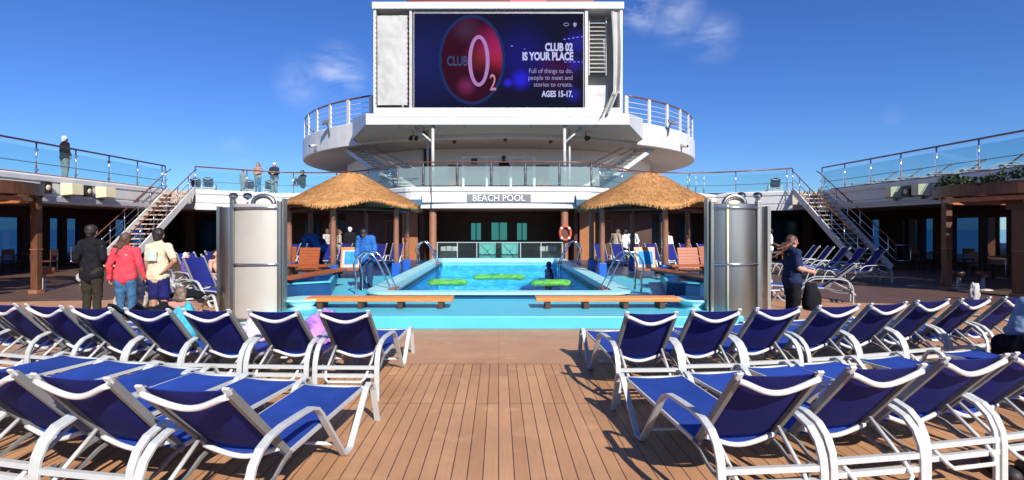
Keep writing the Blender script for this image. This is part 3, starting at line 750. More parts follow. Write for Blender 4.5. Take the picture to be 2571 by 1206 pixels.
# central drum wall under the round deck
drum = [(-10.6, 37.7), (-8.6, 33.8), (-6.3, 31.2), (-4.7, 30.2), (-2.4, 29.8), (0, 29.7), (2.4, 29.8), (4.7, 30.2), (6.3, 31.2), (8.6, 33.8), (10.6, 37.7)]
drum = [tuple(p) for p in smooth_path(drum, 4)]
e = empty('deckhouse', (0, 34, 0), label='curved white deckhouse wall under the round deck', cat='deckhouse')
mb = MB(); sweep(mb, drum, [(0, DZ), (0, 6.3), (.4, 6.3), (.4, DZ)]); local(mb, e.location).build('wall', M['white_lit'], e)
mb = MB(); mb.box(-4.15, -3.8, 29.7, 29.98, DZ, 6.1); local(mb, e.location).build('door', M['black'], e)
mb = MB(); sweep(mb, drum, [(-.01, DZ + 1.62), (-.01, DZ + 1.64)]); local(mb, e.location).build('seam', M['grey'], e)
# spotlights under the platform
for i, (px, y, z, lab) in enumerate(((-4.1, 26.0, 6.30, 'twin black spotlight nearest the left end under the screen platform'), (-3.5, 25.2, 6.36, 'square black lamp beside the left column under the screen platform'), (-2.3, 27, 6.32, 'grey spotlight just right of the left column under the screen platform'),
        (.22, 26.5, 6.34, 'black spotlight at the middle under the screen platform'), (2.5, 27.0, 6.32, 'black spotlight just left of the right column under the screen platform'), (4.2, 26.0, 6.3, 'twin black spotlight nearest the right end under the screen platform'))):
    o = empty('spotlight', (px, y, z), rz=R(20 * i), label=lab, cat='spotlight')
    mb = MB(); mb.box(-.02, .02, -.02, .02, -.16, .06); mb.box(-.16, .16, -.02, .02, -.18, -.15); mb.build('bracket', M['grey'], o)
    for q in ((-.13, .13) if 'twin' in lab else (0,)):
        mb = MB(); mb.tube([(q, -.02, -.20), (q, -.16, -.34)], [.07, .11], 10); mb.build('lamp_head', M['black'], o)
for s in (-1, 1):
    o = empty('floodlight', (s * 9.4, 29.85, 7.15), rz=s * R(25), label='flat square floodlight tilted on the round deck railing, %s side' % ('left' if s < 0 else 'right'), cat='floodlight')
    mb = MB(); mb.obox((0, -.3, .35), (.42, .08, .30), Matrix.Rotation(R(-35), 3, 'X') @ Matrix.Rotation(s * R(20), 3, 'Y')); mb.build('lamp_head', M['grey'], o, bevel=.02)
    mb = MB(); mb.tube([(0, 0, -.35), (0, -.05, .1), (0, -.25, .3)], .035, 6); mb.build('bracket', M['grey'], o)
    o = empty('deck_camera', (s * 10.6, 31.05, 6.45), rz=s * R(35), label='small white camera on the outer rim of the round deck, %s side' % ('left' if s < 0 else 'right'), cat='camera')
    mb = MB(); mb.tube([(0, .1, 0), (0, -.35, -.08)], .09, 10); mb.build('housing', M['white2'], o)
    mb = MB(); mb.tube([(0, -.352, -.08), (0, -.37, -.085)], .07, 10); mb.build('lens', M['black'], o)
    mb = MB(); mb.tube([(0, 0, -.1), (0, .1, -.35)], .02, 6); mb.build('bracket', M['grey'], o)
# stairs up to the round deck
for s in (-1, 1):
    bot = Vector((s * 4.35, 26.0, DZ)); top = Vector((s * 8.3, 30.3, 6.12)); d = top - bot; dl = Vector((d.x, d.y)).normalized(); side = Vector((-dl.y, dl.x, 0)) * .45
    e = empty('staircase', tuple(bot), label='open white stairs leading up to the round deck, %s side' % ('left' if s < 0 else 'right'), cat='staircase')
    for q in (-1, 1):
        mb = MB(); mb.obox(tuple(d / 2 + side * q), (d.length, .06, .22), d.to_track_quat('X', 'Z').to_matrix()); mb.build('stringer', M['white'], e)
        mb = MB(); mb.tube([side * q + Vector((0, 0, 1.0)), d + side * q + Vector((0, 0, .6))], .025, 6); mb.build('handrail', M['grey'], e)
    for k in range(1, 13):
        mb = MB(); c = d * k / 13; ang = math.atan2(dl.y, dl.x); mb.obox(tuple(c), (.26, .84, .05), Matrix.Rotation(ang, 3, 'Z')); mb.build('tread', M['white2'], e)
# screen housing
SY = 24.62
e = empty('screen_housing', (0, SY, 6.9), label='white steel housing around the giant video screen', cat='screen housing')
mb = MB()
mb.box(-5.74, 5.68, 0, 1.6, .004, .30); mb.box(-5.80, 5.74, -.06, 1.66, 4.80, 5.13)
mb.build('frame', M['white'], e, bevel=.03)
for xa, xb in ((-5.74, -5.62), (5.56, 5.68)):
    mb = MB(); mb.box(xa, xb, .02, 1.58, .301, 4.799); mb.build('side_panel', M['white'], e)
mb = MB(); mb.box(-5.61, 5.55, 1.2, 1.57, .301, 4.799); mb.build('back_panel', M['white2'], e)
for xa, xb in ((-4.10, -3.98), (3.96, 4.10)):
    mb = MB(); mb.box(xa, xb, .05, 1.19, .301, 4.799); mb.build('mullion', M['white2'], e)
mb = MB(); mb.box(4.14, 5.1, .5, 1.18, .32, 1.45); mb.box(4.16, 5.08, .49, .498, 1.0, 1.03); mb.build('cabinet', M['white2'], e)
mb = MB()
for k in range(13): mb.obox((4.62, .55, 2.1 + .19 * k), (.78, .22, .03), Matrix.Rotation(R(28), 3, 'X'))
mb.box(4.2, 4.24, .45, .65, 1.9, 4.6); mb.box(5.0, 5.04, .45, .65, 1.9, 4.6)
mb.build('louvre', mat('louvre_grey', (.46, .46, .44), .5, var=.1), e)
for za, zb in ((4.2, 4.6), (1.9, 2.1)):
    mb = MB(); mb.box(4.25, 4.99, .66, .72, za, zb); mb.build('louvre_end', M['grey'], e)
# canvas on the left bay
o = MB(); 
def cv(u, v): 
    x = -5.56 + 1.38 * u; z = .42 + 4.1 * v
    return (x, .04 + .05 * noise.noise(Vector((x * 1.3, z * .9, 1))) + .03 * noise.noise(Vector((x * 4, z * 3, 3))) - .05 * math.sin(math.pi * u), z)
o.slab(cv, 24, 50, (0, .012, 0)); cvs = o.build('canvas_cover', M['canvas'], None); cvs.location = e.location
tag(cvs, 'flat white canvas laced over the bay left of the video screen', 'canvas cover')
mb = MB()
for x in (-5.60, -4.15):
    for k in range(18): mb.tube([(x - .04, -.01, .5 + .23 * k), (x + .05, -.03, .58 + .23 * k)], .012, 5)
lc = mb.build('lacing', M['brownpost'], cvs)
def cv2(u, v):
    z = 4.7 - 4.9 * v; 
    x = 5.15 + .30 * math.sin(v * 3) * .3 + (.38 - .05 * v) * u - (0 if v < .75 else (v - .75) * 2.2 * (1 - u * .2))
    y = .02 - .16 * math.sin(u * 7 + v * 2) * (.4 + .6 * v) - (0 if v < .7 else (v - .7) * .9)
    return (x, y, z + (0 if v < .8 else .25 * u))
mb = MB(); mb.slab(cv2, 20, 60, (0, .012, 0)); cf = mb.build('canvas_cover', M['canvas']); cf.location = e.location
tag(cf, 'loose white canvas hanging in folds and flapping at the right bay of the screen', 'canvas cover')
# video screen
sc_ = empty('video_screen', (0.02, SY, 6.9), label='giant video screen showing a dark blue club advert', cat='video screen')
def screen_mat():
    m = bpy.data.materials.new('screen_picture'); m.use_nodes = True; t = m.node_tree; t.nodes.remove(t.nodes['Principled BSDF'])
    tc_ = t.nodes.new('ShaderNodeTexCoord'); em = t.nodes.new('ShaderNodeEmission'); em.inputs[1].default_value = .78
    acc_ = None
    base = t.nodes.new('ShaderNodeRGB'); base.outputs[0].default_value = (.010, .010, .030, 1); acc_ = base.outputs[0]
    for (cx, cz, r, c) in ((-3.5, 2.5, 3.2, (.003, .008, .075)), (1.0, 2.7, 2.0, (.002, .002, .12)), (3.6, 3.3, .8, (.01, .01, .22)), (1.0, 1.6, .62, (.015, .01, .62)), (.4, 1.45, .3, (.02, .015, .6)), (3.5, 2.3, .55, (.01, .01, .2)), (3.4, .9, .5, (.01, .01, .25)), (2.6, 2.0, 1.4, (.03, .0, .02))):
        vm = t.nodes.new('ShaderNodeVectorMath'); vm.operation = 'DISTANCE'; t.links.new(tc_.outputs['Object'], vm.inputs[0]); vm.inputs[1].default_value = (cx, 0, cz)
        mr_ = t.nodes.new('ShaderNodeMapRange'); mr_.interpolation_type = 'SMOOTHSTEP'; mr_.inputs['From Min'].default_value = r; mr_.inputs['From Max'].default_value = 0; t.links.new(vm.outputs['Value'], mr_.inputs['Value'])
        ad = t.nodes.new('ShaderNodeMixRGB'); ad.blend_type = 'ADD'; t.links.new(mr_.outputs[0], ad.inputs[0]); t.links.new(acc_, ad.inputs[1]); ad.inputs[2].default_value = (*c, 1); acc_ = ad.outputs[0]
    t.links.new(acc_, em.inputs[0])
    t.links.new(em.outputs[0], t.nodes['Material Output'].inputs[0]); return m
mb = MB(); mb.box(-3.96, 3.9, .08, .3, .31, 4.78); mb.build('surround', M['grey'], sc_)
mb = MB(); mb.box(-3.88, 3.86, .05, .078, .31, 4.62); scr = mb.build('display', screen_mat(), sc_)
def disc_mat():
    m = bpy.data.materials.new('emblem_disc'); m.use_nodes = True; t = m.node_tree; t.nodes.remove(t.nodes['Principled BSDF'])
    tc_ = t.nodes.new('ShaderNodeTexCoord'); em = t.nodes.new('ShaderNodeEmission'); em.inputs[1].default_value = .62
    base = t.nodes.new('ShaderNodeRGB'); base.outputs[0].default_value = (.045, .008, .022, 1); acc_ = base.outputs[0]
    for (cx, cz, r, c) in ((-.15, 3.2, 1.3, (.32, .012, .10)), (.1, 2.5, .9, (.22, .01, .01)), (-.9, 2.6, .9, (.12, .015, .005)), (-1.5, 1.3, .6, (.16, .02, .09)), (-1.5, 3.9, .9, (.03, .02, .05))):
        vm = t.nodes.new('ShaderNodeVectorMath'); vm.operation = 'DISTANCE'; t.links.new(tc_.outputs['Object'], vm.inputs[0]); vm.inputs[1].default_value = (cx, 0, cz)
        mr_ = t.nodes.new('ShaderNodeMapRange'); mr_.interpolation_type = 'SMOOTHSTEP'; mr_.inputs['From Min'].default_value = r; mr_.inputs['From Max'].default_value = 0; t.links.new(vm.outputs['Value'], mr_.inputs['Value'])
        ad = t.nodes.new('ShaderNodeMixRGB'); ad.blend_type = 'ADD'; t.links.new(mr_.outputs[0], ad.inputs[0]); t.links.new(acc_, ad.inputs[1]); ad.inputs[2].default_value = (*c, 1); acc_ = ad.outputs[0]
    t.links.new(acc_, em.inputs[0]); t.links.new(em.outputs[0], t.nodes['Material Output'].inputs[0]); return m
ec = (-1.25, 2.50)
def oval(rx, rz, y, n=64, cx=ec[0], cz=ec[1]): return [(cx + rx * math.cos(2 * math.pi * k / n), y, cz + rz * math.sin(2 * math.pi * k / n)) for k in range(n)]
def ring(mb, rx, rz, w_, y, n=64, cx=ec[0], cz=ec[1]):
    mb.add(oval(rx, rz, y, n, cx, cz) + oval(rx - w_, rz - w_, y, n, cx, cz), [(k, (k + 1) % n, n + (k + 1) % n, n + k) for k in range(n)])
mb = MB(); mb.add(oval(1.42, 1.98, .040), [tuple(range(64))]); em1 = mb.build('emblem', disc_mat(), sc_)
mb = MB(); ring(mb, 1.52, 2.06, .13, .036); mb.build('emblem_ring', emis('ring_blue', (.014, .030, .12), .78), em1)
mb = MB(); ring(mb, .49, 1.18, .17, .030, cx=-.93, cz=2.45); mb.build('letter', emis('letter_lilac', (.36, .19, .46), .85), em1)
em_t = emis('text_white', (.50, .54, .86), .8); em_s = emis('text_soft', (.30, .30, .52), .8); em_b = emis('text_blue', (.035, .06, .15), .9)
text_mesh('2', 1.05, .62, .002, emis('digit_pink', (.45, .20, .30), .85), 'digit', em1, (-.28, .030, 1.42), bold=.01)
text_mesh('CLUB', .62, .62, .002, em_b, 'lettering', em1, (-1.92, .030, 2.42), bold=.012)
text_mesh('CLUB 02', .50, .68, .002, em_t, 'lettering', sc_, (3.38, .038, 3.06), align='RIGHT', bold=.02)
text_mesh('IS YOUR PLACE', .50, .68, .002, em_t, 'lettering', sc_, (3.40, .038, 2.64), align='RIGHT', bold=.02)
text_mesh('Full of things to do,', .30, .86, .002, em_s, 'lettering', sc_, (3.38, .038, 1.98), align='RIGHT')
text_mesh('people to meet and', .30, .86, .002, em_s, 'lettering', sc_, (3.38, .038, 1.67), align='RIGHT')
text_mesh('stories to create.', .30, .86, .002, em_s, 'lettering', sc_, (3.38, .038, 1.36), align='RIGHT')
text_mesh('AGES 15-17.', .38, .72, .002, em_t, 'lettering', sc_, (3.38, .038, .92), align='RIGHT', bold=.012)
mb = MB()
for k in range(5):
    mb.box(2.95 + .2 * k, 3.05 + .2 * k, .037, .045, 3.42 + .03 * k, 3.46 + .03 * k)
    mb.box(3.0 + .2 * k, 3.1 + .2 * k if k < 4 else 3.84, .037, .045, 2.38, 2.42)
mb.box(.55, .62, .037, .045, 3.1, 3.16); mb.box(1.15, 1.2, .037, .045, 2.98, 3.02)
mb.build('stage_lights', emis('blue_dots', (.20, .20, 1.0), .9), sc_)
mb = MB(); ring(mb, .13, .075, .025, .037, 20, 3.08, 4.12); mb.prism([(0, 0)] * 3, 0, 0) if False else None
mb.add([(3.40, .037, 4.20), (3.55, .037, 4.20), (3.55, .037, 4.07), (3.475, .037, 3.99), (3.40, .037, 4.07)], [(0, 1, 2, 3, 4)])
mb.build('corner_badges', em_s, sc_)
# funnel top behind the screen
e = empty('funnel', (0, 40, 7), label='dark red funnel just visible over the top of the screen', cat='funnel')
mb = MB(); mb.prism([(-6.6, -1.5), (6.9, -1.5), (5.5, 5), (-5.2, 5)], 0, 14.5); mb.build('casing', M['funnel'], e, bevel=.1)
mb = MB(); mb.box(.8, 3.4, -1.56, -1.51, 9, 14.2); mb.build('stripe', mat('funnel_pink', (.6, .08, .09), .4), e)

# ------------------------------------------------------------------ thatched huts
def thatch_mat():
    m = bpy.data.materials.new('thatch_straw'); m.use_nodes = True; t = m.node_tree; b = t.nodes['Principled BSDF']; b.inputs['Roughness'].default_value = .8; b.inputs['Specular IOR Level'].default_value = .2
    g = t.nodes.new('ShaderNodeNewGeometry'); cr = t.nodes.new('ShaderNodeValToRGB'); el = cr.color_ramp.elements
    el[0].color = (.28, .115, .035, 1); el[1].color = (.72, .44, .21, 1); e_ = el.new(.5); e_.color = (.50, .245, .085, 1)
    tc_ = t.nodes.new('ShaderNodeTexCoord'); n = t.nodes.new('ShaderNodeTexNoise'); n.inputs['Scale'].default_value = 4.5; n.inputs['Detail'].default_value = 6; n.inputs['Roughness'].default_value = .7; t.links.new(tc_.outputs['Object'], n.inputs['Vector'])
    mx_ = t.nodes.new('ShaderNodeMixRGB'); mx_.inputs[0].default_value = .6; t.links.new(g.outputs['Random Per Island'], mx_.inputs[1]); t.links.new(n.outputs[0], mx_.inputs[2])
    t.links.new(mx_.outputs[0], cr.inputs[0]); t.links.new(cr.outputs[0], b.inputs['Base Color']); return m
M['thatch'] = thatch_mat()
def hut(cx, cy, s, lab):
    e = empty('thatched_hut', (cx, cy, PZ), label=lab, cat='thatched hut')
    RE = 2.18; ZE = 2.19; ZA = 3.22
    rng = random.Random(int(cx * 10) + 99)
    def surf(a, t):        # t 0 apex .. 1 eaves
        hexf = 1.0 + .055 * math.cos(6 * (a + R(90))) * t * t
        r = (.30 + (RE - .30) * t) * hexf
        z = ZA - (ZA - ZE) * t - .02 * math.sin(math.pi * t) - (.085 * math.cos(6 * (a + R(90))) + .03 * math.sin(3 * a + 1)) * t ** 3
        if t < .03: z -= .03
        z += .035 * noise.noise(Vector((r * math.cos(a) * 1.6, r * math.sin(a) * 1.6, cx)))
        return Vector((r * math.cos(a), r * math.sin(a), z))
    mb = MB(); NA = 72; NT = 16
    vs = [Vector((0, 0, ZA + .03))]
    fs = []
    for j in range(NT + 1):
        for i in range(NA): vs.append(surf(2 * math.pi * i / NA, j / NT))
    for i in range(NA): fs.append((0, 1 + i, 1 + (i + 1) % NA))
    for j in range(NT):
        for i in range(NA):
            a = 1 + j * NA + i; b = 1 + j * NA + (i + 1) % NA; fs.append((a, a + NA, b + NA, b))
    # thick edge and underside
    base = len(vs)
    for i in range(NA):
        p = surf(2 * math.pi * i / NA, 1); vs.append(Vector((p.x * .985, p.y * .985, p.z - .10)))
    for i in range(NA):
        p = surf(2 * math.pi * i / NA, .35); vs.append(Vector((p.x, p.y, p.z - .14)))
    for i in range(NA):
        j = (i + 1) % NA; a = 1 + NT * NA
        fs += [(a + i, base + i, base + j, a + j), (base + i, base + NA + i, base + NA + j, base + j)]
    mb.add(vs, fs, True); mb.build('roof', M['thatch'], e)
    # straw: thin blades laid down the slope in courses
    mb = MB()
    for k in range(7800):
        t = 1.02 * math.sqrt(rng.random()); a = rng.random() * 2 * math.pi
        crs = (math.floor(t * 9 + rng.random() * .5) / 9) ; t = min(1.0, max(.0, crs * .3 + t * .7))
        p = surf(a, t); q = surf(a + rng.uniform(-.02, .02), t + .02)
        dn = (q - p).normalized(); rad = Vector((math.cos(a), math.sin(a), 0)); sd_ = dn.cross(rad.cross(dn)).normalized()
        nn = (rad * .45 + Vector((0, 0, .9))).normalized(); sd_ = dn.cross(nn).normalized()
        L = rng.uniform(.10, .24) * (1.0 if t < .93 else .75); wd = rng.uniform(.006, .015)
        dn = (dn + sd_ * rng.uniform(-.22, .22)).normalized()
        p0 = p + nn * rng.uniform(.002, .010); p1 = p + dn * L + nn * rng.uniform(.004, .020)
        if t > .9: p1 -= Vector((0, 0, .05))
        mb.add([p0 - sd_ * wd, p0 + sd_ * wd, p1 + sd_ * wd * .7, p1 - sd_ * wd * .7], [(0, 1, 2, 3)])
    mb.build('straw_layer', M['thatch'], e, recalc=False)
    mb = MB()
    for k in range(6):
        a = R(-90 + 60 * k); mb.tube([(.1 * math.cos(a), .1 * math.sin(a), ZA - .15), (2.0 * math.cos(a), 2.0 * math.sin(a), ZE - .10)], .05, 6)
        b = R(-30 + 60 * k); mb.tube([(1.87 * math.cos(a), 1.87 * math.sin(a), ZE - .16), (1.87 * math.cos(b), 1.87 * math.sin(b), ZE - .16)], .06, 6)
    mb.build('rafters', M['darkwood'], e)
    for k in range(6):
        a = R(-90 + 60 * k); x, y = 1.87 * math.cos(a), 1.87 * math.sin(a)
        mb = MB(); mb.lathe([(0, .03), (.088, .03), (.085, 1.0), (.078, 2.0), (.095, 2.02), (.095, 2.10), (0, 2.10)], seg=16)
        p = mb.build('post', M['brownpost'], e); p.location = (x, y, 0)
        mb = MB(); mb.prism([(-.12, -.10), (-.10, -.12), (.10, -.12), (.12, -.10), (.12, .10), (.10, .12), (-.10, .12), (-.12, .10)], -.0, .42); q = mb.build('post_base', M['blue_base'], e, bevel=.01); q.location = (x, y, 0)
    return e
HC = 4.72; HY = 17.2
hut(-HC, HY, -1, 'thatched hut with straw roof on brown posts, left of the pool')
hut(HC + .03, HY, 1, 'thatched hut with straw roof on brown posts, right of the pool')

# ------------------------------------------------------------------ hot tubs beside the huts
for s in (-1, 1):
    nm = 'left' if s < 0 else 'right'
    c = Vector((s * 4.3, 12.7, PZ)); e = empty('hot_tub', tuple(c), label='dark blue walled hot tub with turquoise rim in front of the %s thatched hut' % nm, cat='hot tub')
    outp = [(-.5, -1.4), (-.2, -1.5), (.1, -1.5), (.68, -1.1), (.05, 1.45), (-.55, 1.45)]
    if s > 0: outp = [(-x, y) for x, y in outp][::-1]
    inn = [(x * .82, y * .82) for x, y in outp]
    n = len(outp); h = .30
    mb = MB(); mb.add([(x, y, 0) for x, y in outp] + [(x, y, h) for x, y in outp], [(i, (i + 1) % n, n + (i + 1) % n, n + i) for i in range(n)]); mb.build('wall', M['spa'], e)
    mb = MB(); rim_o = [(x * 1.02, y * 1.02) for x, y in outp]
    inn = [(x * .88, y * .92) for x, y in outp]; loop_between(mb, rim_o, inn, h + .002, h + .03); mb.build('rim', M['turq'], e)
    mb = MB(); mb.add([(x, y, .02) for x, y in inn] + [(x, y, h) for x, y in inn], [tuple(range(n))] + [(i, (i + 1) % n, n + (i + 1) % n, n + i) for i in range(n)]); mb.build('basin', M['spa'], e)
    mb = MB(); mb.add([(x * .995, y * .995, .22) for x, y in inn], [tuple(range(n))]); mb.build('tub_water', M['water'], e)
    # round foot pedestal in front
    e = empty('foot_basin', (s * 3.62, 9.95, PZ), label='small round turquoise foot basin on the platform beside the %s steel shower' % nm, cat='foot basin')
    mb = MB(); mb.lathe([(0, 0), (.30, 0), (.22, .05), (.36, .14), (.38, .17), (.34, .18), (.0, .12)], seg=28); mb.build('bowl', M['turq_lt'], e)

# ------------------------------------------------------------------ benches
for s, x0, x1 in ((-1, -3.52, -.84), (1, .68, 3.32)):
    e = empty('teak_bench', ((x0 + x1) / 2, 9.95, PZ), label='long low teak bench in front of the pool, %s one' % ('left' if s < 0 else 'right'), cat='bench')
    hw = (x1 - x0) / 2
    mb = MB()
    for k in range(5): mb.box(-hw, hw, -.2 + .084 * k, -.2 + .084 * k + .074, .135, .20)
    mb.build('seat', M['teak'], e, bevel=.006)
    for x in ((-hw + .26, -hw + 1.0, -hw + 1.72, hw - .22) if s < 0 else (-hw + .22, hw - 1.72, hw - 1.0, hw - .34)):
        mb = MB(); mb.box(x - .045, x + .045, -.17, .19, 0.003, .133); mb.build('leg', M['darkwood'], e)
def tub_bench(x, y, rz, L, lab, z0=.003):
    e = empty('teak_bench', (x, y, PZ), rz=rz, label=lab, cat='bench')
    mb = MB()
    for k in range(4): mb.box(-L / 2, L / 2, -.2 + .1 * k, -.2 + .1 * k + .09, .40, .45)
    mb.build('seat', M['teak_red'], e, bevel=.005)
    for q in (-L / 2 + .15, L / 2 - .15):
        mb = MB(); mb.box(q - .04, q + .04, -.15, .18, z0, .398); mb.build('leg', M['darkwood'], e)
    return e
def back_chair(x, y, rz, lab, board=None, bh=.62, bw=.62):
    e = empty('teak_chair', (x, y, PZ), rz=rz, label=lab, cat='chair')
    mb = MB()
    for k in range(5): mb.box(-.38, .38, -.5 + .13 * k, -.5 + .13 * k + .12, .24, .28)
    mb.build('seat', M['teak_red'], e, bevel=.004)
    rot = Matrix.Rotation(R(-14), 3, 'X')
    mb = MB()
    for k in range(7):
        z = (k + .5) * bh / 7; mb.obox(Vector((0, .15, .29)) + rot @ Vector((0, 0, z)), (bw, .025, bh / 7 - .006), rot)
    mb.build('backrest', M['teak_red'] if board is None else M['teak'], e)
    if board:
        mb = MB(); mb.obox(Vector((0, .15, .29)) + rot @ Vector((0, -.025, bh * .42)), (bw * .86, .012, bh * .86), rot); mb.build('towel', M['canvas'], e)
        mb = MB(); mb.obox(Vector((0.0, .15, .29)) + rot @ Vector((.02, -.036, bh * .46)), (bw * .66, .008, bh * .62), rot); mb.build('towel_pattern', mat('towel_blue', (.03, .26, .62), .8, var=.35, vs=6), e)
    for sx in (-1, 1):
        for yy in (-.45, .12):
            mb = MB(); mb.box(sx * .33 - .03, sx * .33 + .03, yy - .03, yy + .03, 0.003, .238); mb.build('leg', M['darkwood'], e)
    return e
for s in (-1, 1):
    nm = 'left' if s < 0 else 'right'
    tub_bench(s * 4.22, 12.3, s * R(-80), 2.5, 'reddish teak plank bench lying over the rim of the %s hot tub' % nm, z0=.335)
    tub_bench(s * 5.35, 15.0, s * R(10), 1.3, 'short teak bench end near the shower at the %s hot tub' % nm)
    back_chair(s * 5.6, 15.6, s * R(6), 'orange teak chair with slatted back between the %s shower and hut post' % nm)
    back_chair(-4.42 if s < 0 else 4.38, 15.9, 0, 'teak chair with a white and blue towel over its back, under the %s hut' % nm, board=True)
back_chair(-6.6, 16.4, R(-10), 'darker teak chair half hidden behind the left steel shower')
back_chair(6.6, 16.6, R(10), 'brown teak chair half hidden behind the right steel shower')

# ------------------------------------------------------------------ pool ladders
def ladder(x, y, s, lab):
    """s=-1: pool lies to the right of the ladder"""
    e = empty('pool_ladder', (x, y, PZ), label=lab, cat='pool ladder')
    for dy in (-.28, .28):
        pts = smooth_path([Vector((-.55, 0)), Vector((-.56, .40)), Vector((-.60, .62)), Vector((-.52, .82)), Vector((-.36, .93)), Vector((-.20, .88)), Vector((-.02, .62)), Vector((.20, .12)), Vector((.24, -.1)), Vector((.24, -.75))], 5)
        mb = MB(); mb.tube([(-s * p.x, dy, p.y) for p in pts], .024, 10); mb.build('rail', M['steelp'], e)
    for z in (-.15, -.45, -.7):
        mb = MB(); mb.box(-s * .19, -s * .29, -.28, .28, z - .02, z + .02); mb.build('rung', M['steelp'], e)
    mb = MB(); mb.box(-s * .08, -s * .30, -.34, .34, .08, .11); mb.build('foot_plate', M['brownpost'], e)
    return e
ladder(-2.62, 12.25, -1, 'chrome pool ladder at the near left pool corner in front of the blue jacket')
ladder(2.62, 12.25, 1, 'chrome pool ladder at the near right corner of the pool')
ladder(-2.62, 21.2, -1, 'chrome pool ladder at the far left corner of the pool')
ladder(2.62, 21.2, 1, 'chrome pool ladder at the far right corner of the pool')
# floats
for x0, x1, y, bow, lab in ((-2.25, -1.0, 17.2, .05, 'lime yellow foam float nearest the left pool wall'), (-.88, .92, 18.9, .35, 'longest lime yellow foam float in the middle of the pool'), (1.02, 2.3, 17.0, .05, 'lime yellow foam float on the right beside the swimmer')):
    mb = MB(); pts = [((x0 + (x1 - x0) * k / 12), y + bow * math.sin(math.pi * k / 12), .075) for k in range(13)]
    mb.tube([(p[0] - (x0 + x1) / 2, p[1] - y, p[2] - .06) for p in pts], [.05] + [.10] * 11 + [.05], 10)
    mb.tube([(p[0] - (x0 + x1) / 2, p[1] - y - .16, p[2] - .07) for p in pts], [.05] + [.09] * 11 + [.05], 10)
    o = mb.build('pool_float', M['lime']); o.location = ((x0 + x1) / 2, y, -.055); tag(o, lab, 'pool float', 'floats lying just under the pool surface')

# ------------------------------------------------------------------ steel showers
def shower(s, x, y, x2, y2, lab):
    e = empty('steel_shower', (x, y, 0), label=lab, cat='shower')
    h0 = .06; H1 = 2.12
    a0 = R(239); a1 = R(301); rr = .76; cy = .40
    mb = MB(); mb.lathe([(rr, h0), (rr, H1)], (0, cy, 0), 20, a0, a1); mb.lathe([(rr - .03, h0), (rr - .03, H1)], (0, cy, 0), 20, a0, a1)
    mb.lathe([(rr, H1), (rr - .03, H1)], (0, cy, 0), 20, a0, a1); mb.build('curved_panel', M['steel_panel'] if s < 0 else M['steel'], e)
    for q in (-1, 1):
        mb = MB(); mb.box(q * .41 - .03, q * .41 + .03, -.30, -.18, 0.003, 2.17); mb.build('side_post', M['steel'], e, bevel=.008)
        mb = MB(); mb.box(q * .462 - .015, q * .462 + .015, -.24, -.08, 0.003, 2.22); mb.build('side_fin', M['steel'], e)
    for z in (.10, 1.06, 2.05):
        pts = [((rr + .035) * math.cos(a0 + (a1 - a0) * k / 16), cy + (rr + .035) * math.sin(a0 + (a1 - a0) * k / 16), z) for k in range(17)]
        mb = MB(); mb.tube(pts, .016, 8); mb.build('grab_rail', M['steelp'], e)
    # arched hood
    mb = MB(); pts = [(.19 * math.cos(R(180 * k / 16)) + .06, -.1, 2.12 + .15 * math.sin(R(180 * k / 16))) for k in range(17)]
    mb.tube(pts, .042, 12)
    if s > 0: mb.ball((.06, -.04, 2.10), (.22, .10, .14))
    mb.build('arched_hood', M['steel'], e)
    mb = MB(); mb.lathe([(.0, 0.003), (.5, 0.003), (.5, .055), (0, .055)], (0, .12, 0), 24); mb.build('shower_tray', M['turq_lt'], e)
    mb = MB(); mb.tube([(0, .1, .06), (0, .1, 2.1)], .07, 12); mb.build('core_pipe', M['steel'], e)
    if s > 0: mb = MB(); mb.tube([(-.17, -.355, .1), (-.17, -.355, 2.1)], .022, 8); mb.build('cream_pipe', M['cream'], e)
    # second wing behind
    dx, dy = x2 - x, y2 - y
    mb = MB(); a0b, a1b = R(190), R(350); r2 = .27
    mb.lathe([(r2, h0), (r2, 2.10)], (dx, dy, 0), 16, a0b, a1b); mb.lathe([(r2 - .03, h0), (r2 - .03, 2.10)], (dx, dy, 0), 16, a0b, a1b); mb.lathe([(r2, 2.1), (r2 - .03, 2.1)], (dx, dy, 0), 16, a0b, a1b)
    mb.build('rear_wing', M['steel'], e)
    for q in (-1, 1):
        mb = MB(); mb.box(dx + q * .27 - .03, dx + q * .27 + .03, dy - .12, dy, .003, 2.12); mb.build('side_post', M['steel'], e)
    for q in (-.02, .26) if s < 0 else (-.22, .10):
        mb = MB(); c = (dx + q, dy, 2.30); mb.tube([(c[0], c[1], 2.1), c], .018, 6); mb.ball((c[0], c[1], c[2] + .03), (.085, .085, .065)); mb.build('round_lamp', M['steelp'], e)
        mb = MB(); mb.lathe([(0, .10), (.06, .085), (.088, .04)], (c[0], c[1], c[2]), 14); mb.build('lamp_cap', M['black'], e)
    return e
shower(-1, -4.28, 9.75, -5.28, 10.75, 'tall pale satin steel shower standing left of the pool')
shower(1, 4.17, 9.75, 4.98, 10.55, 'tall reflective steel shower standing right of the pool')

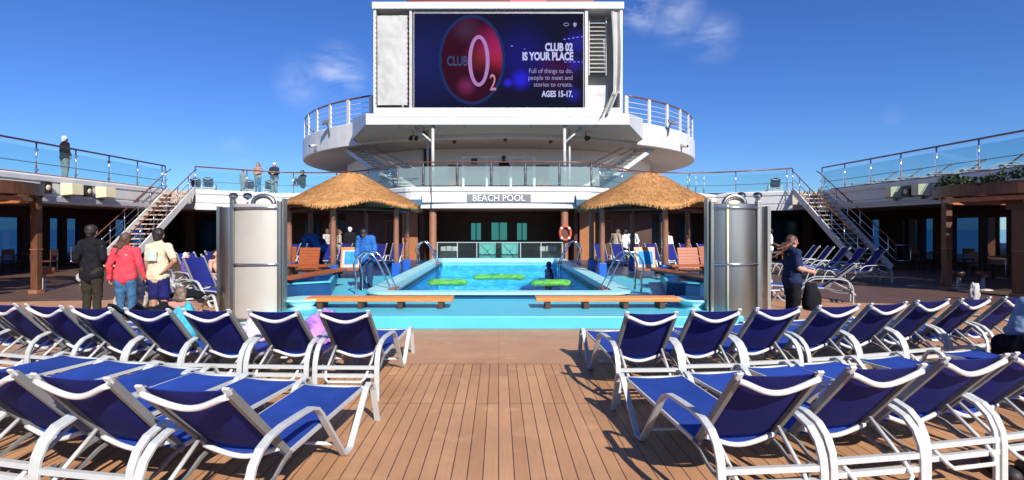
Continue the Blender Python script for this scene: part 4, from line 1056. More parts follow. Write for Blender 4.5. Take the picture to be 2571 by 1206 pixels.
# ------------------------------------------------------------------ sun loungers
def make_lounger(top=(-.05, .875), pv=.60):
    e = empty('sun_lounger', (0, 0, 0)); ty, tz = top
    prof = [(0, .0), (0, .30), (.012, .38), (.05, .46), (.12, .52), (.22, .55), (.35, .56), (.60, .55), (.72, .54), (.80, .51), (.87, .45), (.93, .38), (1.22, .06), (1.26, .02), (1.32, .014), (1.38, .02), (1.43, .07), (1.70, .33), (1.74, .37), (1.80, .39), (1.86, .37), (1.90, .31), (2.02, .0)]
    for s in (-1, 1):
        mb = MB(); mb.bar([(s * .305, y, z) for y, z in prof], .050, .022); mb.build('side_frame', M['frame'], e, bevel=.004)
        mb = MB(); mb.bar([(s * .258, 1.76, .352), (s * .258, pv + .04, .335)], .020, .026); mb.build('seat_rail', M['frame'], e)
        mb = MB(); mb.bar([(s * .262, pv + .035, .333), (s * .262, pv - .06, .31), (s * .262, pv - .16, .262), (s * .262, pv - .24, .245), (s * .262, .032, .245)], .016, .022); mb.build('lower_rail', M['frame_shaded'], e)
        mb = MB(); mb.bar([(s * .235, pv + (pv - ty) * .12, .30), (s * .235, ty, tz)], .032, .045)
        mb.build('back_rail', M['frame_shaded'], e, bevel=.003)
        mb = MB(); mb.obox((s * .235, ty - .008, tz + .006), (.036, .014, .047), Matrix.Rotation(R(38), 3, 'X')); mb.build('end_cap', M['white'], e)
    mb = MB()
    for z in (.325, .245): mb.box(-.279, .279, .0, .03, z - .017, z + .017)
    mb.build('rear_crossbar', M['frame'], e)
    mb = MB(); mb.tube([(-.285, 1.17, .13), (.285, 1.17, .13)], .014, 8); mb.build('middle_crossbar', M['frame'], e)
    mb = MB(); mb.tube([(-.285, 1.78, .355), (.285, 1.78, .355)], .018, 8); mb.build('front_crossbar', M['frame'], e)
    # fabric seat
    def seat(u, v):
        y = pv - .02 + (1.80 - pv) * v; x = -.25 + .5 * u; z = .352 + .018 * (v) - .022 * math.sin(math.pi * u) * (.5 + .5 * math.sin(math.pi * v))
        return (x, y, z)
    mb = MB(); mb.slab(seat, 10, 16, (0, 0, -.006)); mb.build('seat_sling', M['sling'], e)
    bd = Vector((0, ty - pv, tz - .36)).normalized(); L = Vector((0, ty - pv, tz - .36)).length; bn = Vector((0, -bd.z, bd.y)) * 1.0   # normal on the sitter's side points towards +y/up
    bn = Vector((0, bd.z, -bd.y))
    p0 = Vector((0, pv, .36))
    def back(u, v):
        v = .05 + .95 * v
        p = p0 + bd * (v * L) - bn * (.030 * math.sin(math.pi * u) * (.35 + .65 * math.sin(math.pi * min(1, v * .96)))) + bn * .012
        return (-.225 + .45 * u, p.y, p.z)
    mb = MB(); mb.slab(back, 10, 16, tuple(-bn * .006)); mb.build('back_sling', M['sling_shaded'], e)
    def sag(v, dep, n=14):
        q = p0 + bd * (v * L)
        return [(-.235 + .47 * k / n, (q - bn * (.02 + .035 * math.sin(math.pi * k / n)) - bd * dep * math.sin(math.pi * k / n) ** 1.5).y, (q - bn * (.02 + .035 * math.sin(math.pi * k / n)) - bd * dep * math.sin(math.pi * k / n) ** 1.5).z) for k in range(n + 1)]
    mb = MB(); mb.tube(sag(.985, .075), .0175, 8); mb.build('top_bar', M['white'], e)
    mb = MB(); mb.tube(sag(.09, .06), .016, 8); mb.build('lower_bar', M['white'], e)
    a = p0 + bd * (.22 * L) - bn * .02
    pts = [(-.215, a.y, a.z), (-.207, .03, .28), (-.19, -.035, .225), (-.16, -.05, .20), (.16, -.05, .20), (.19, -.035, .225), (.207, .03, .28), (.215, a.y, a.z)]
    mb = MB(); mb.tube(pts, .0135, 8); mb.build('support_bail', M['white'], e)
    for s in (-1, 1): mb = MB(); mb.obox((s * .24, .045, .29), (.012, .03, .12)); mb.build('notch_bracket', M['grey'], e)
    return e
protos = [make_lounger(pv=.51), make_lounger((.12, 1.02)), make_lounger(pv=.41)]; first = [True, True, True]
def lounger(x, y, rz, lab, group, z=0.0, steep=0):
    if first[steep]: o = protos[steep]; first[steep] = False
    else: o = copy_tree(protos[steep])
    o.location = (x, y, z); o.rotation_euler = (0, 0, R(rz)); tag(o, lab, 'sun lounger', group); return o
def from_top(px, py, corner, rot, lab, group, kind=0):
    """place a lounger from where the top corner of its backrest stands"""
    Y = (EYE - .885) * 1350 / (py - 572); X = (px - 1252) / 1350 * Y
    c = Vector((corner * .245, -.055)); c.rotate(Matrix.Rotation(R(rot), 2))
    lounger(X - c.x, Y - c.y, rot, lab, group, steep=kind)
G2 = 'blue loungers of the second row'; G1 = 'blue loungers of the front row'
row2L = [(927, 783, -1, 'aisle end lounger of the second row on the left, nearest the bench'),
 (748, 782, -2.5, 'blue lounger in second row left beside the lilac towel, next to the aisle one'),
 (578, 780.6, -5, 'blue lounger in second row left in front of the foot of the steel shower'),
 (426, 779, -8, 'blue lounger in second row left with the teal cloth showing at its right side'),
 (281, 775.5, -11, 'blue lounger in second row left with the black jacket draped at its right side'),
 (157, 770.5, -14, 'blue lounger in second row left in front of the person in the black hooded jacket'),
 (42, 766, -16, 'blue lounger in second row left cut by the photo edge, nearest the wooden bar post'),
 (-62, 761, -18, 'blue lounger at the far left end of the second row, barely in view')]
for i, (px, py, r, l) in enumerate(row2L): from_top(px, py, 1, r, l, G2, 0 if i < 2 else 2)
row2R = [(1572, 787, 2, 'aisle end lounger of the second row on the right side of the deck'),
 (1738, 781, 5, 'blue lounger second from the aisle in the second row right, before the turquoise step'),
 (1898, 776, 9, 'blue lounger in second row right just in front of the reflective steel shower'),
 (2055, 770.5, 12, 'blue lounger in second row right in front of the person with windblown hair'),
 (2185, 765, 15, 'blue lounger in second row right, fifth from the aisle, before the dark deck'),
 (2301, 758, 17, 'blue lounger in second row right, sixth from the aisle, below the right bar post'),
 (2412, 753, 18, 'blue lounger in second row right, before the white cloth near the bar stools'),
 (2522, 748, 19, 'blue lounger in second row right beside the person in grey blue at the photo edge')]
for px, py, r, l in row2R: from_top(px, py, -1, r, l, G2, 2)
row1L = [(576, 981, -6, 'nearest blue lounger left of the aisle in the front row'),
 (278, 954, -10, 'blue lounger second from the aisle in the front row left'),
 (36, 934, -13, 'blue lounger third from the aisle in the front row left, cut by the photo edge')]
for i, (px, py, r, l) in enumerate(row1L): from_top(px, py, 1, r, l, G1, 0 if i < 1 else 2)
row1R = [(1850, 943, 5, 'nearest blue lounger right of the aisle in the front row'),
 (2134, 927, 9, 'blue lounger second from the aisle in the front row right'),
 (2370, 903, 12, 'blue lounger third from the aisle in the front row right'),
 (2545, 890, 14, 'blue lounger fourth from the aisle in the front row right, cut by the photo edge')]
for px, py, r, l in row1R: from_top(px, py, -1, r, l, G1, 2)
for i, (x, y, r) in enumerate(((-3.50, 3.42, -15), (-4.16, 3.62, -16), (-4.82, 3.84, -17))):
    lounger(x, y, r, 'blue foot end of a front lounger between the two left rows, %s' % ('rightmost one', 'middle one', 'leftmost one')[i], G1)
for i, (x, y, r) in enumerate(((4.35, 3.80, 15), (5.45, 4.10, 16))):
    lounger(x, y, r, 'blue foot end of a front lounger between the two right rows, %s' % ('nearer the aisle', 'farther from it')[i], G1)
# group by the left stairs, facing the pool
G3 = 'loungers between the left stairs and the shower'
for x, y, r, l in ((-7.3, 11.1, -120, 'blue lounger with a black towel on its seat, left of the steel shower'), (-7.05, 12.3, -120, 'blue lounger directly behind the one with the black towel'),
        (-7.3, 13.5, -120, 'blue lounger with the bare shouldered sunbather, left of the steel shower'), (-8.4, 14.3, -120, 'blue lounger holding the bald sunbather near the left stairs'), (-8.3, 15.5, -120, 'farthest blue lounger at the foot of the left stairs')):
    lounger(x, y, r, l, G3, steep=1)
# group by the right stairs
G4 = 'loungers between the right stairs and the shower'
lounger(7.95, 12.1, 62, 'single blue lounger with raised back right of the person with windblown hair', G4)
for i, l in enumerate(('blue lounger under the right stairs, closest to the camera of its row', 'blue lounger under the right stairs, second nearest of its row', 'blue lounger under the right stairs, middle one of its row', 'blue lounger under the right stairs, fourth of its row', 'blue lounger under the right stairs, farthest of its row')):
    lounger(11.95, 16.6 + .85 * i, 84, l, G4, steep=1)
lounger(5.62, 13.3, 185, 'blue lounger facing the camera between the right shower and the standing person', G4)
lounger(7.3, 15.2, 155, 'shaded blue lounger behind the person with windblown hair', G4)
# loungers behind the huts
for s in (-1, 1):
    nm = 'left' if s < 0 else 'right'
    for i in range(7):
        lounger(s * (4.2 + .70 * i), 22.7 - .06 * i, 180 + s * 6, 'lit blue lounger behind the %s hut, number %s counted from the pool side' % (nm, ('one', 'two', 'three', 'four', 'five', 'six', 'seven')[i]), 'loungers behind the thatched huts', steep=1)
# on the upper decks
for i in range(8):
    lounger(19.3, 15.0 + 1.6 * i, 60, 'lounger behind the right upper deck glass, number %s from the right edge of the photo' % ('one', 'two', 'three', 'four', 'five', 'six', 'seven', 'eight')[i], 'loungers on the right upper deck', z=DZ)
for i, (x, y) in enumerate(((-14.2, 29.4), (-13.2, 29.8), (-15.8, 28.0), (-16.6, 28.2))):
    lounger(x, y + 1.2, 20, ('lounger behind the rear upper deck glass left of the standing child', 'lounger behind the rear upper deck glass nearest the standing child', 'dark blue lounger on the upper deck at the head of the left stairs', 'dark blue lounger on the upper deck left of the stair head')[i], 'loungers on the rear upper deck', z=DZ)
lounger(15.2, 29.5, -20, 'lounger on the upper deck at the head of the right stairs', 'loungers on the rear upper deck', z=DZ)

# ------------------------------------------------------------------ bars at both sides
def bar_canopy(cx, cy, s, Rr):
    nm = 'left' if s < 0 else 'right'
    e = empty('bar_canopy', (cx, cy, 0), label='round dark wood bar canopy at the %s edge of the photo' % nm, cat='bar canopy')
    mb = MB(); loop_between(mb, [(Rr * math.cos(2 * math.pi * k / 48), Rr * math.sin(2 * math.pi * k / 48)) for k in range(48)], [((Rr - .12) * math.cos(2 * math.pi * k / 48), (Rr - .12) * math.sin(2 * math.pi * k / 48)) for k in range(48)], 2.50, 2.80)
    mb.build('fascia_ring', M['pergola'], e)
    mb = MB(); loop_between(mb, [((Rr - .2) * math.cos(2 * math.pi * k / 48), (Rr - .2) * math.sin(2 * math.pi * k / 48)) for k in range(48)], [((Rr - .32) * math.cos(2 * math.pi * k / 48), (Rr - .32) * math.sin(2 * math.pi * k / 48)) for k in range(48)], 2.36, 2.46)
    mb.build('inner_ring', mat('bright_teak', (.42, .15, .06), .35, var=.2), e)
    for k in range(-6, 7):
        y = k * .42; hw = math.sqrt(max(.1, (Rr - .14) ** 2 - y * y)); mb = MB(); mb.box(-hw, hw, y - .035, y + .035, 2.64, 2.76); mb.build('slat', M['pergola'], e)
    mb = MB(); mb.lathe([(0, 2.48), (1.3, 2.48), (1.3, 2.6), (0, 2.6)], seg=32); mb.build('ceiling_disc', M['darkwood'], e)
    return e
bar_canopy(-13.65, 12.6, -1, 2.3); bar_canopy(14.05, 13.6, 1, 2.4)
def bar_post(x, y, lab, w_=.17, cap=False):
    e = empty('bar_post', (x, y, 0), label=lab, cat='post')
    mb = MB(); mb.box(-w_ / 2, w_ / 2, -w_ / 2, w_ / 2, .10, 2.5); mb.build('shaft', M['pergola'], e, bevel=.01)
    mb = MB(); mb.box(-w_ / 2 - .03, w_ / 2 + .03, -w_ / 2 - .03, w_ / 2 + .03, 0.003, .10); mb.build('base', M['brownpost'], e)
    mb = MB(); mb.box(-w_ / 2 - .012, w_ / 2 + .012, -w_ / 2 - .012, w_ / 2 + .012, 1.13, 1.15); mb.build('band', M['brownpost'], e)
    if cap:
        mb = MB(); mb.box(-.35, .35, -.3, .3, 2.3, 2.48); mb.box(-.27, .27, -.24, .24, 2.15, 2.298); mb.build('capital', M['darkwood'], e)
    return e
bar_post(-11.95, 13.9, 'square wooden bar post at the left beside the low stools')
bar_post(12.25, 14.7, 'square wooden bar post at the right below the leafy canopy')
bar_post(12.75, 13.0, 'thick wooden bar post with block capital cut by the right photo edge', w_=.36, cap=True)
def stool(x, y, lab, h=.50, top=True):
    e = empty('bar_stool', (x, y, 0), label=lab, cat='stool', group='stools at the bars')
    mb = MB(); mb.lathe([(0, .003), (.22, .003), (.2, .03), (.05, .05), (.045, h - .06), (0, h - .06)], seg=16); mb.build('pedestal', M['steel_panel'], e)
    q = 1.0 if x < 0 else .6; mb = MB(); mb.lathe([(0, h - .058), (.20 * q, h - .058), (.24 * q, h - .03), (.24 * q, h + .10 * q), (.2 * q, h + .13 * q), (0, h + .13 * q)], seg=20); mb.build('seat', M['teak_red'] if x < 0 else M['darkwood'], e)
    return e
for x, y, l in ((-12.6, 13.2, 'low wooden stool on pale pedestal nearest the left bar post'), (-12.9, 12.5, 'low wooden stool on pale pedestal in the middle at the left edge'), (-12.35, 14.6, 'low wooden stool standing just behind the left bar post'), (-13.4, 13.9, 'low wooden stool at the very left edge of the photo')): stool(x, y, l)
for x, y, h, l in ((12.75, 14.9, .42, 'stool with pale pedestal below the right sea windows, left one of two'), (13.15, 14.6, .42, 'stool with pale pedestal below the right sea windows, right one of two')): stool(x, y, l, h)
def bar_counter(x, y, s):
    e = empty('bar_counter', (x, y, 0), label='dark wooden bar counter at the %s edge of the photo' % ('left' if s < 0 else 'right'), cat='bar counter')
    mb = MB(); mb.box(-.6, .6, -1.4, 1.4, .003, 1.0); mb.build('front', M['darkwood'], e)
    mb = MB(); mb.box(-.75, .75, -1.55, 1.55, 1.002, 1.06); mb.build('top', M['pergola'], e, bevel=.01)
bar_counter(-15.6, 12.6, -1); bar_counter(16.6, 14.6, 1)
# simple tables and chairs in the shade
def cafe_chair(x, y, rz, lab):
    e = empty('cafe_chair', (x, y, 0), rz=rz, label=lab, cat='chair', group='dark chairs by the sea windows')
    mb = MB(); mb.box(-.22, .22, -.22, .22, .43, .47); mb.build('seat', M['darkwood'], e)
    mb = MB(); mb.box(-.22, .22, .19, .22, .66, .88); mb.box(-.21, -.18, .19, .22, .47, .66); mb.box(.18, .21, .19, .22, .47, .66); mb.build('backrest', M['darkwood'], e)
    for a in (-1, 1):
        for b in (-1, 1): mb = MB(); mb.box(a * .2 - .015, a * .2 + .015, b * .2 - .015, b * .2 + .015, .003, .43); mb.build('leg', M['black'], e)
def cafe_table(x, y, lab):
    e = empty('cafe_table', (x, y, 0), label=lab, cat='table', group='dark tables by the sea windows')
    mb = MB(); mb.lathe([(0, .70), (.42, .70), (.42, .74), (0, .74)], seg=20); mb.build('top', M['darkwood'], e)
    mb = MB(); mb.lathe([(0, .003), (.26, .003), (.24, .03), (.03, .05), (.03, .70)], seg=12); mb.build('pedestal', M['steel'], e)
for x, y, l in ((-17.6, 20.2, 'left edge bar post'), (-17.4, 24.2, 'person in black'), (17.6, 21.3, 'right bar post'), (17.0, 18.0, 'right edge windows')):
    cafe_table(x, y, 'small dark table by the sea windows near the ' + l)
    cafe_chair(x + .75, y - .1, R(-80), 'dark chair right of the shaded table near the ' + l); cafe_chair(x - .75, y + .1, R(80), 'dark chair left of the shaded table near the ' + l)
# ivy on the right canopy
mb = MB(); rng = random.Random(5)
for k in range(2600):
    u = rng.random(); a = R(150 + 190 * rng.random()); rr = 2.0 + .42 * rng.random() ** .5
    c = Vector((rr * math.cos(a), rr * math.sin(a), .02 + .22 * rng.random() ** 1.5 + .06 * math.sin(a * 9)))
    q = Matrix.Rotation(rng.random() * 6.28, 3, 'Z') @ Matrix.Rotation(rng.uniform(-1.2, 1.2), 3, 'X'); L = rng.uniform(.03, .065)
    mb.add([c + q @ Vector(v) * L for v in ((0, -1, 0), (.6, 0, .1), (0, 1, 0), (-.6, 0, .1))], [(0, 1, 2, 3)])
ivy = mb.build('ivy', M['leaf'], recalc=False); ivy.location = (14.05, 13.6, 2.78); tag(ivy, 'leafy green ivy lying along the top of the right bar canopy', 'ivy')
# lamps on the side fascias
for s in (-1, 1):
    for i, (y, kind) in enumerate(((18.9, 0), (19.9, 1), (20.8, 0), (21.6, 1)) if s < 0 else ((21.6, 1), (20.9, 0), (20.2, 1), (19.1, 0), (18.4, 1))):
        e = empty('deck_floodlight', (s * 15.98, y, 3.1), rz=R(90 if s < 0 else -90), label='%s on the %s upper deck edge, %s from the photo border' % ('cream wedge speaker' if kind else 'small black spotlight', 'left' if s < 0 else 'right', ('first', 'second', 'third', 'fourth', 'fifth')[i]), cat='floodlight' if not kind else 'loudspeaker')
        if kind:
            mb = MB(); mb.add([(-.30, .0, -.22), (.30, 0, -.22), (.30, 0, .24), (-.30, 0, .24), (-.18, -.34, -.18), (.26, -.42, -.18), (.26, -.42, .22), (-.18, -.34, .22)], [(0, 1, 2, 3), (4, 5, 6, 7), (0, 1, 5, 4), (1, 2, 6, 5), (2, 3, 7, 6), (3, 0, 4, 7)]); mb.build('housing', M['cream'], e, bevel=.01)
            mb = MB(); mb.box(-.05, .05, -.1, .0, -.32, -.2); mb.build('bracket', M['grey'], e)
        else:
            mb = MB(); mb.box(-.16, .16, -.16, 0, -.2, .22); mb.build('housing', M['black'], e, bevel=.01)
            mb = MB(); mb.lathe([(0, .0), (.11, .0), (.10, .02), (0, .02)], seg=16); o = mb.build('lens', M['cream'], e); o.rotation_euler = (R(90), 0, 0); o.location = (0, -.162, 0)
# white frame stand behind the frosted railing
e = empty('stand_frame', (0, 27.4, DZ), label='white framed counter stand with brown panels behind the frosted glass railing', cat='counter stand')
mb = MB()
for x in (-1.8, -.6, .62, 1.82): mb.box(x - .06, x + .06, -.05, .05, 0, 1.68)
mb.box(-1.88, 1.88, -.06, .06, 1.681, 1.78); mb.build('frame', M['white'], e)
mb = MB(); mb.box(-2.6, -1.9, .1, .16, 0, 1.35); mb.box(1.9, 2.6, .1, .16, 0, 1.35); mb.box(-1.7, 1.7, .1, .16, 1.05, 1.3); mb.build('panel', M['darkwood'], e)
mb = MB(); mb.box(-1.4, -1.1, -.1, .1, 1.40, 1.66); mb.build('mixer', M['black'], e)
# thin bollard lights of the rear deck rail
for i, (x) in enumerate((10.4, 10.85, 11.3)):
    e = empty('safety_post', (x, 29.6, DZ), label='thin white post behind the rear glass right of the right hut, %s of three' % ('leftmost', 'middle', 'rightmost')[i], cat='post')
    mb = MB(); mb.tube([(0, 0, 0), (0, 0, .98)], .03, 8); mb.lathe([(0, .003), (.07, .003), (.07, .02), (0, .02)], seg=10); mb.build('shaft', M['white'], e)

# ------------------------------------------------------------------ people
SK = {n: mat('skin_' + n, c, .5, var=.05, vs=12, spec=.35) for n, c in (('light', (.55, .30, .21)), ('tan', (.40, .21, .13)), ('brown', (.20, .10, .06)))}
HA = {n: mat('hair_' + n, c, .55, var=.3, vs=30, stretch=(1, 1, .2)) for n, c in (('dark', (.020, .013, .010)), ('brown', (.085, .045, .025)), ('white', (.62, .60, .56)), ('auburn', (.10, .04, .022)), ('cap_white', (.7, .7, .68)), ('cap_black', (.015, .015, .018)), ('mouse', (.16, .105, .07)))}
def CL(n, c, var=.12, vs=14, **k): return mat('cloth_' + n, c, .85, var=var, vs=vs, bump=.2, bs=120, spec=.2, **k)
def capsule(mb, a, b, ra, rb, flat=1.0, seg=14):
    """tapered capsule; flat squeezes it front-to-back (world Y)"""
    a = Vector(a); b = Vector(b); d = (b - a); L = d.length; d = d.normalized() if L > 1e-6 else Vector((0, 0, 1))
    s_ = Vector((1, 0, 0)) - d * d.x
    s_ = s_.normalized() if s_.length > .1 else d.orthogonal().normalized()
    t_ = d.cross(s_); rows = []
    for k in range(5): an = R(-90 + 90 * k / 4); rows.append((a + d * ra * math.sin(an), ra * math.cos(an)))
    for k in range(5): an = R(90 * k / 4); rows.append((b + d * rb * math.sin(an), rb * math.cos(an)))
    vs = []
    for c, r in rows:
        r = max(r, .0005)
        for j in range(seg):
            an = 2 * math.pi * j / seg; vs.append(c + s_ * r * math.cos(an) + t_ * r * flat * math.sin(an))
    n = len(rows); fs = [(i * seg + j, i * seg + (j + 1) % seg, (i + 1) * seg + (j + 1) % seg, (i + 1) * seg + j) for i in range(n - 1) for j in range(seg)]
    fs += [tuple(range(seg - 1, -1, -1)), tuple((n - 1) * seg + j for j in range(seg))]
    mb.add(vs, fs, True)
def fuse(mb, name, m, parent, voxel, fold=0, fs=9, smooth=3):
    """union of overlapping closed shapes as one continuous skin"""
    o = mb.build(name, m); r = o.modifiers.new('r', 'REMESH'); r.mode = 'VOXEL'; r.voxel_size = voxel; r.use_smooth_shade = True
    sm = o.modifiers.new('s', 'SMOOTH'); sm.iterations = smooth; sm.factor = .5
    bpy.context.view_layer.update(); dg = bpy.context.evaluated_depsgraph_get()
    me = bpy.data.meshes.new_from_object(o.evaluated_get(dg)); me.name = name; old = o.data; o.modifiers.clear(); o.data = me; bpy.data.meshes.remove(old)
    me.materials.clear(); me.materials.append(m)
    if fold:
        ns = [v.normal.copy() for v in me.vertices]
        for v, n in zip(me.vertices, ns):
            p = v.co; v.co = p + n * fold * (noise.noise(Vector((p.x * fs, p.y * fs, p.z * fs * .8 + 7))) + .5 * noise.noise(Vector((p.x * fs * 2.3, p.y * fs * 2.3, p.z * fs * 2 + 3))))
    me.polygons.foreach_set('use_smooth', [True] * len(me.polygons)); me.update()
    o.parent = parent; return o
BASE = dict(pel=(0, 0, .97), wai=(0, .0, 1.13), che=(0, 0, 1.33), nek=(0, -.01, 1.50), hed=(0, .015, 1.625),
            hipL=(-.085, 0, .93), kneL=(-.10, .02, .50), ankL=(-.105, -.01, .085), toeL=(-.12, .15, .03),
            hipR=(.085, 0, .93), kneR=(.10, .02, .50), ankR=(.105, -.01, .085), toeR=(.12, .15, .03),
            shoL=(-.18, 0, 1.42), elbL=(-.235, -.03, 1.14), wriL=(-.245, .05, .90), shoR=(.18, 0, 1.42), elbR=(.235, -.03, 1.14), wriR=(.245, .05, .90))
def person(label, loc, rz, H, pose=None, skin='light', hair='dark', hairlen=0, top=None, sleeve='long', bottom=None, leg='long', shoes=None, build_=1.0, vox=.013, face=False, cap=False, hood=False, group=None, topless=False, blow=None, hem=.0, legs=True):
    e = empty('person', loc, rz=R(rz), label=label, cat='person', group=group)
    k = H / 1.75; J = {n: Vector(p) for n, p in BASE.items()}
    for n, p in (pose or {}).items(): J[n] = Vector(p)
    W = build_; J = {n: p * k for n, p in J.items()}
    def V(n): return J[n]
    mb = MB(); c_ = lambda a, b, ra, rb, f=1.0: capsule(mb, a, b, ra * k, rb * k, f)
    def torso(g):
        c_(V('pel') + Vector((0, 0, -.02)) * k, V('wai'), (.145 + g) * W, (.125 + g) * W, .72); c_(V('wai'), V('che'), (.125 + g) * W, (.150 + g) * W, .68)
        c_(V('che'), V('nek') - Vector((0, 0, .06)) * k, (.150 + g) * W, (.10 + g) * W, .66)
        c_(V('shoL'), V('shoR'), (.062 + g) * W, (.062 + g) * W)
    def arm(S, g, part=1.0):
        c_(V('sho' + S), V('sho' + S).lerp(V('elb' + S), min(1, part * 2)), (.058 + g) * W, (.046 + g) * W)
        if part > .5: c_(V('elb' + S), V('elb' + S).lerp(V('wri' + S), (part - .5) * 2), (.044 + g) * W, (.030 + g) * W)
    def legf(S, g, part=1.0):
        c_(V('hip' + S), V('hip' + S).lerp(V('kne' + S), min(1, part * 2)), (.098 + g) * W, (.062 + g) * W)
        if part > .5: c_(V('kne' + S), V('kne' + S).lerp(V('ank' + S), (part - .5) * 2), (.058 + g) * W, (.040 + g) * W)
    # body
    torso(0); hd = V('hed'); nk = V('nek'); fwd = Vector((0, 1, 0))
    if 'look' in (pose or {}): fwd = (Vector(pose['look'])).normalized()
    up = (hd - nk).normalized(); up = (up * .6 + Vector((0, 0, .4))).normalized(); side = fwd.cross(up).normalized(); up = side.cross(fwd).normalized()
    c_(nk - Vector((0, 0, .05)) * k, hd - up * .05 * k, .058, .054)
    c_(hd + up * .035 * k - fwd * .012 * k, hd + up * .02 * k, .088, .088, 1.0); c_(hd - up * .02 * k + fwd * .01 * k, hd - up * .065 * k + fwd * .035 * k, .070, .042)
    c_(hd + fwd * .085 * k + up * .0 * k, hd + fwd * .112 * k - up * .028 * k, .010, .014)      # nose
    c_(hd + fwd * .078 * k - up * .062 * k - side * .02 * k, hd + fwd * .078 * k - up * .062 * k + side * .02 * k, .010, .010)  # lips
    for q in (-1, 1): c_(hd + side * q * .088 * k + up * .015 * k, hd + side * q * .086 * k - up * .025 * k, .016, .011)
    for S in 'LR':
        arm(S, 0)
        if legs: legf(S, 0); c_(V('ank' + S), V('toe' + S), .040, .032, .8); c_(V('ank' + S) - Vector((0, .02, .03)) * k, V('toe' + S), .036, .03, .7)
        w0 = V('wri' + S); d = (w0 - V('elb' + S)).normalized(); sx = -1 if S == 'L' else 1
        inn = Vector((-sx, 0, 0)); inn = (inn - d * inn.dot(d)).normalized(); per = d.cross(inn).normalized()
        if per.dot(fwd) < 0: per = -per
        pm = w0 + d * .075 * k
        for t in (-.022, 0, .022): c_(w0 + per * t * .7 * k, pm + per * t * 1.1 * k, .017, .015)
        for i, (t, L) in enumerate(((.031, .066), (.011, .078), (-.010, .072), (-.029, .056))):
            a0_ = pm + per * t * k; a1_ = a0_ + (d + inn * .25) * L * .5 * k; a2_ = a1_ + (d + inn * .9).normalized() * L * .5 * k
            c_(a0_, a1_, .0095, .0088); c_(a1_, a2_, .0088, .0078)
        tb = w0 + d * .02 * k + per * .028 * k; c_(tb, tb + (d + per * .8 + inn * .3).normalized() * .045 * k, .012, .010)
        tb2 = tb + (d + per * .8 + inn * .3).normalized() * .045 * k; c_(tb2, tb2 + (d + per * .2 + inn * .4).normalized() * .03 * k, .010, .0085)
    fuse(mb, 'body', SK[skin], e, vox if vox < .014 else .014, 0)
    # hair or cap
    mb = MB()
    c_(hd + up * .045 * k - fwd * .025 * k, hd + up * .03 * k - fwd * .02 * k, .101, .100)
    c_(hd - fwd * .05 * k, hd - up * .05 * k - fwd * .05 * k, .075, .06)
    if cap: c_(hd + fwd * .06 * k + up * .07 * k, hd + fwd * .15 * k + up * .045 * k, .045, .03, .3)
    if hairlen:
        for i in range(11):
            a = (i - 5) / 5; s0 = hd - fwd * (.07 - .03 * abs(a)) * k + side * a * .075 * k
            if blow is None:
                pts = [s0, s0 - up * hairlen * .55 * k - fwd * .03 * k + side * a * .02, s0 - Vector((0, 0, 1)) * hairlen * k - fwd * .01 * k + side * a * .05 * k]
            else:
                b = Vector(blow); pts = [s0, s0 + b * (.11 + .03 * math.sin(i * 2.1)) * k - up * hairlen * .35 * k, s0 + b * (.20 + .10 * math.sin(i * 1.7)) * k - up * hairlen * (.6 + .35 * math.cos(i * 2.3)) * k]
            c_(pts[0], pts[1], .042, .036); c_(pts[1], pts[2], .036, .014)
    fuse(mb, 'hair' if not cap else 'cap', HA[hair], e, .012, .012, 26, 1)
    if face:
        mb = MB()
        for q in (-1, 1): mb.ball(tuple(hd + fwd * .083 * k + side * q * .031 * k + up * .012 * k), .009 * k, 8, 6)
        mb.build('eyes', M['black'], e)
    if top is not None:
        mb = MB(); torso(.018)
        c_(V('pel') + Vector((0, 0, -.05 - hem)) * k, V('wai'), (.155 + .018) * W, (.135) * W, .78)
        hz = Vector((0, 0, .0 - hem)); c_(V('hipL') + hz, V('hipR') + hz, .126 * W, .126 * W, .9); c_(V('hipL') + hz, V('che'), .126 * W, .13 * W, .86); c_(V('hipR') + hz, V('che'), .126 * W, .13 * W, .86)
        for S in 'LR': arm(S, .016, 1.0 if sleeve == 'long' else .38)
        if hood: c_(nk + Vector((-.06, -.07, -.01)) * k, nk + Vector((.06, -.07, -.01)) * k, .06, .06); c_(hd + up * .05 * k - fwd * .03 * k, hd - up * .05 * k - fwd * .03 * k, .112, .098)
        t = fuse(mb, {'long': 'jacket', 'short': 'shirt'}[sleeve], top, e, .014, .016, 10, 2)
    if bottom is not None and legs:
        mb = MB(); c_(V('pel') + Vector((0, 0, -.03)) * k, V('pel') + Vector((0, 0, .06)) * k, .152 * W, .135 * W, .76)
        for S in 'LR':
            legf(S, .016, {'long': 1.0, 'shorts': .46}[leg])
            if leg == 'shorts': c_(V('hip' + S).lerp(V('kne' + S), .5), V('hip' + S).lerp(V('kne' + S), .88), .10 * W, .095 * W)
        fuse(mb, 'trousers' if leg == 'long' else 'shorts', bottom, e, .014, .014, 11, 2)
    if shoes is not None and legs:
        for S in 'LR':
            mb = MB(); capsule(mb, V('ank' + S) + Vector((0, -.02, -.035)) * k, V('toe' + S) + Vector((0, .02, .005)) * k, .052 * k, .045 * k, .75)
            mb.build('shoe', shoes, e)
    return e
C_black = CL('black', (.009, .009, .012)); C_olive = CL('olive_black', (.030, .026, .018)); C_red = CL('coral_red', (.66, .06, .085)); C_jean = CL('jeans', (.045, .13, .25), .3, 22)
C_tan = CL('sand_shirt', (.68, .56, .38), .06); C_navy = CL('navy_print', (.012, .015, .10), .0); C_blue = CL('royal_blue', (.03, .14, .42)); C_dblue = CL('dark_navy', (.016, .028, .075))
C_grey = CL('grey', (.22, .23, .24)); C_beige = CL('beige', (.38, .31, .22)); C_whitec = CL('white', (.70, .70, .68)); C_steelb = CL('grey_blue', (.20, .29, .42)); C_pink = CL('salmon', (.5, .25, .2))
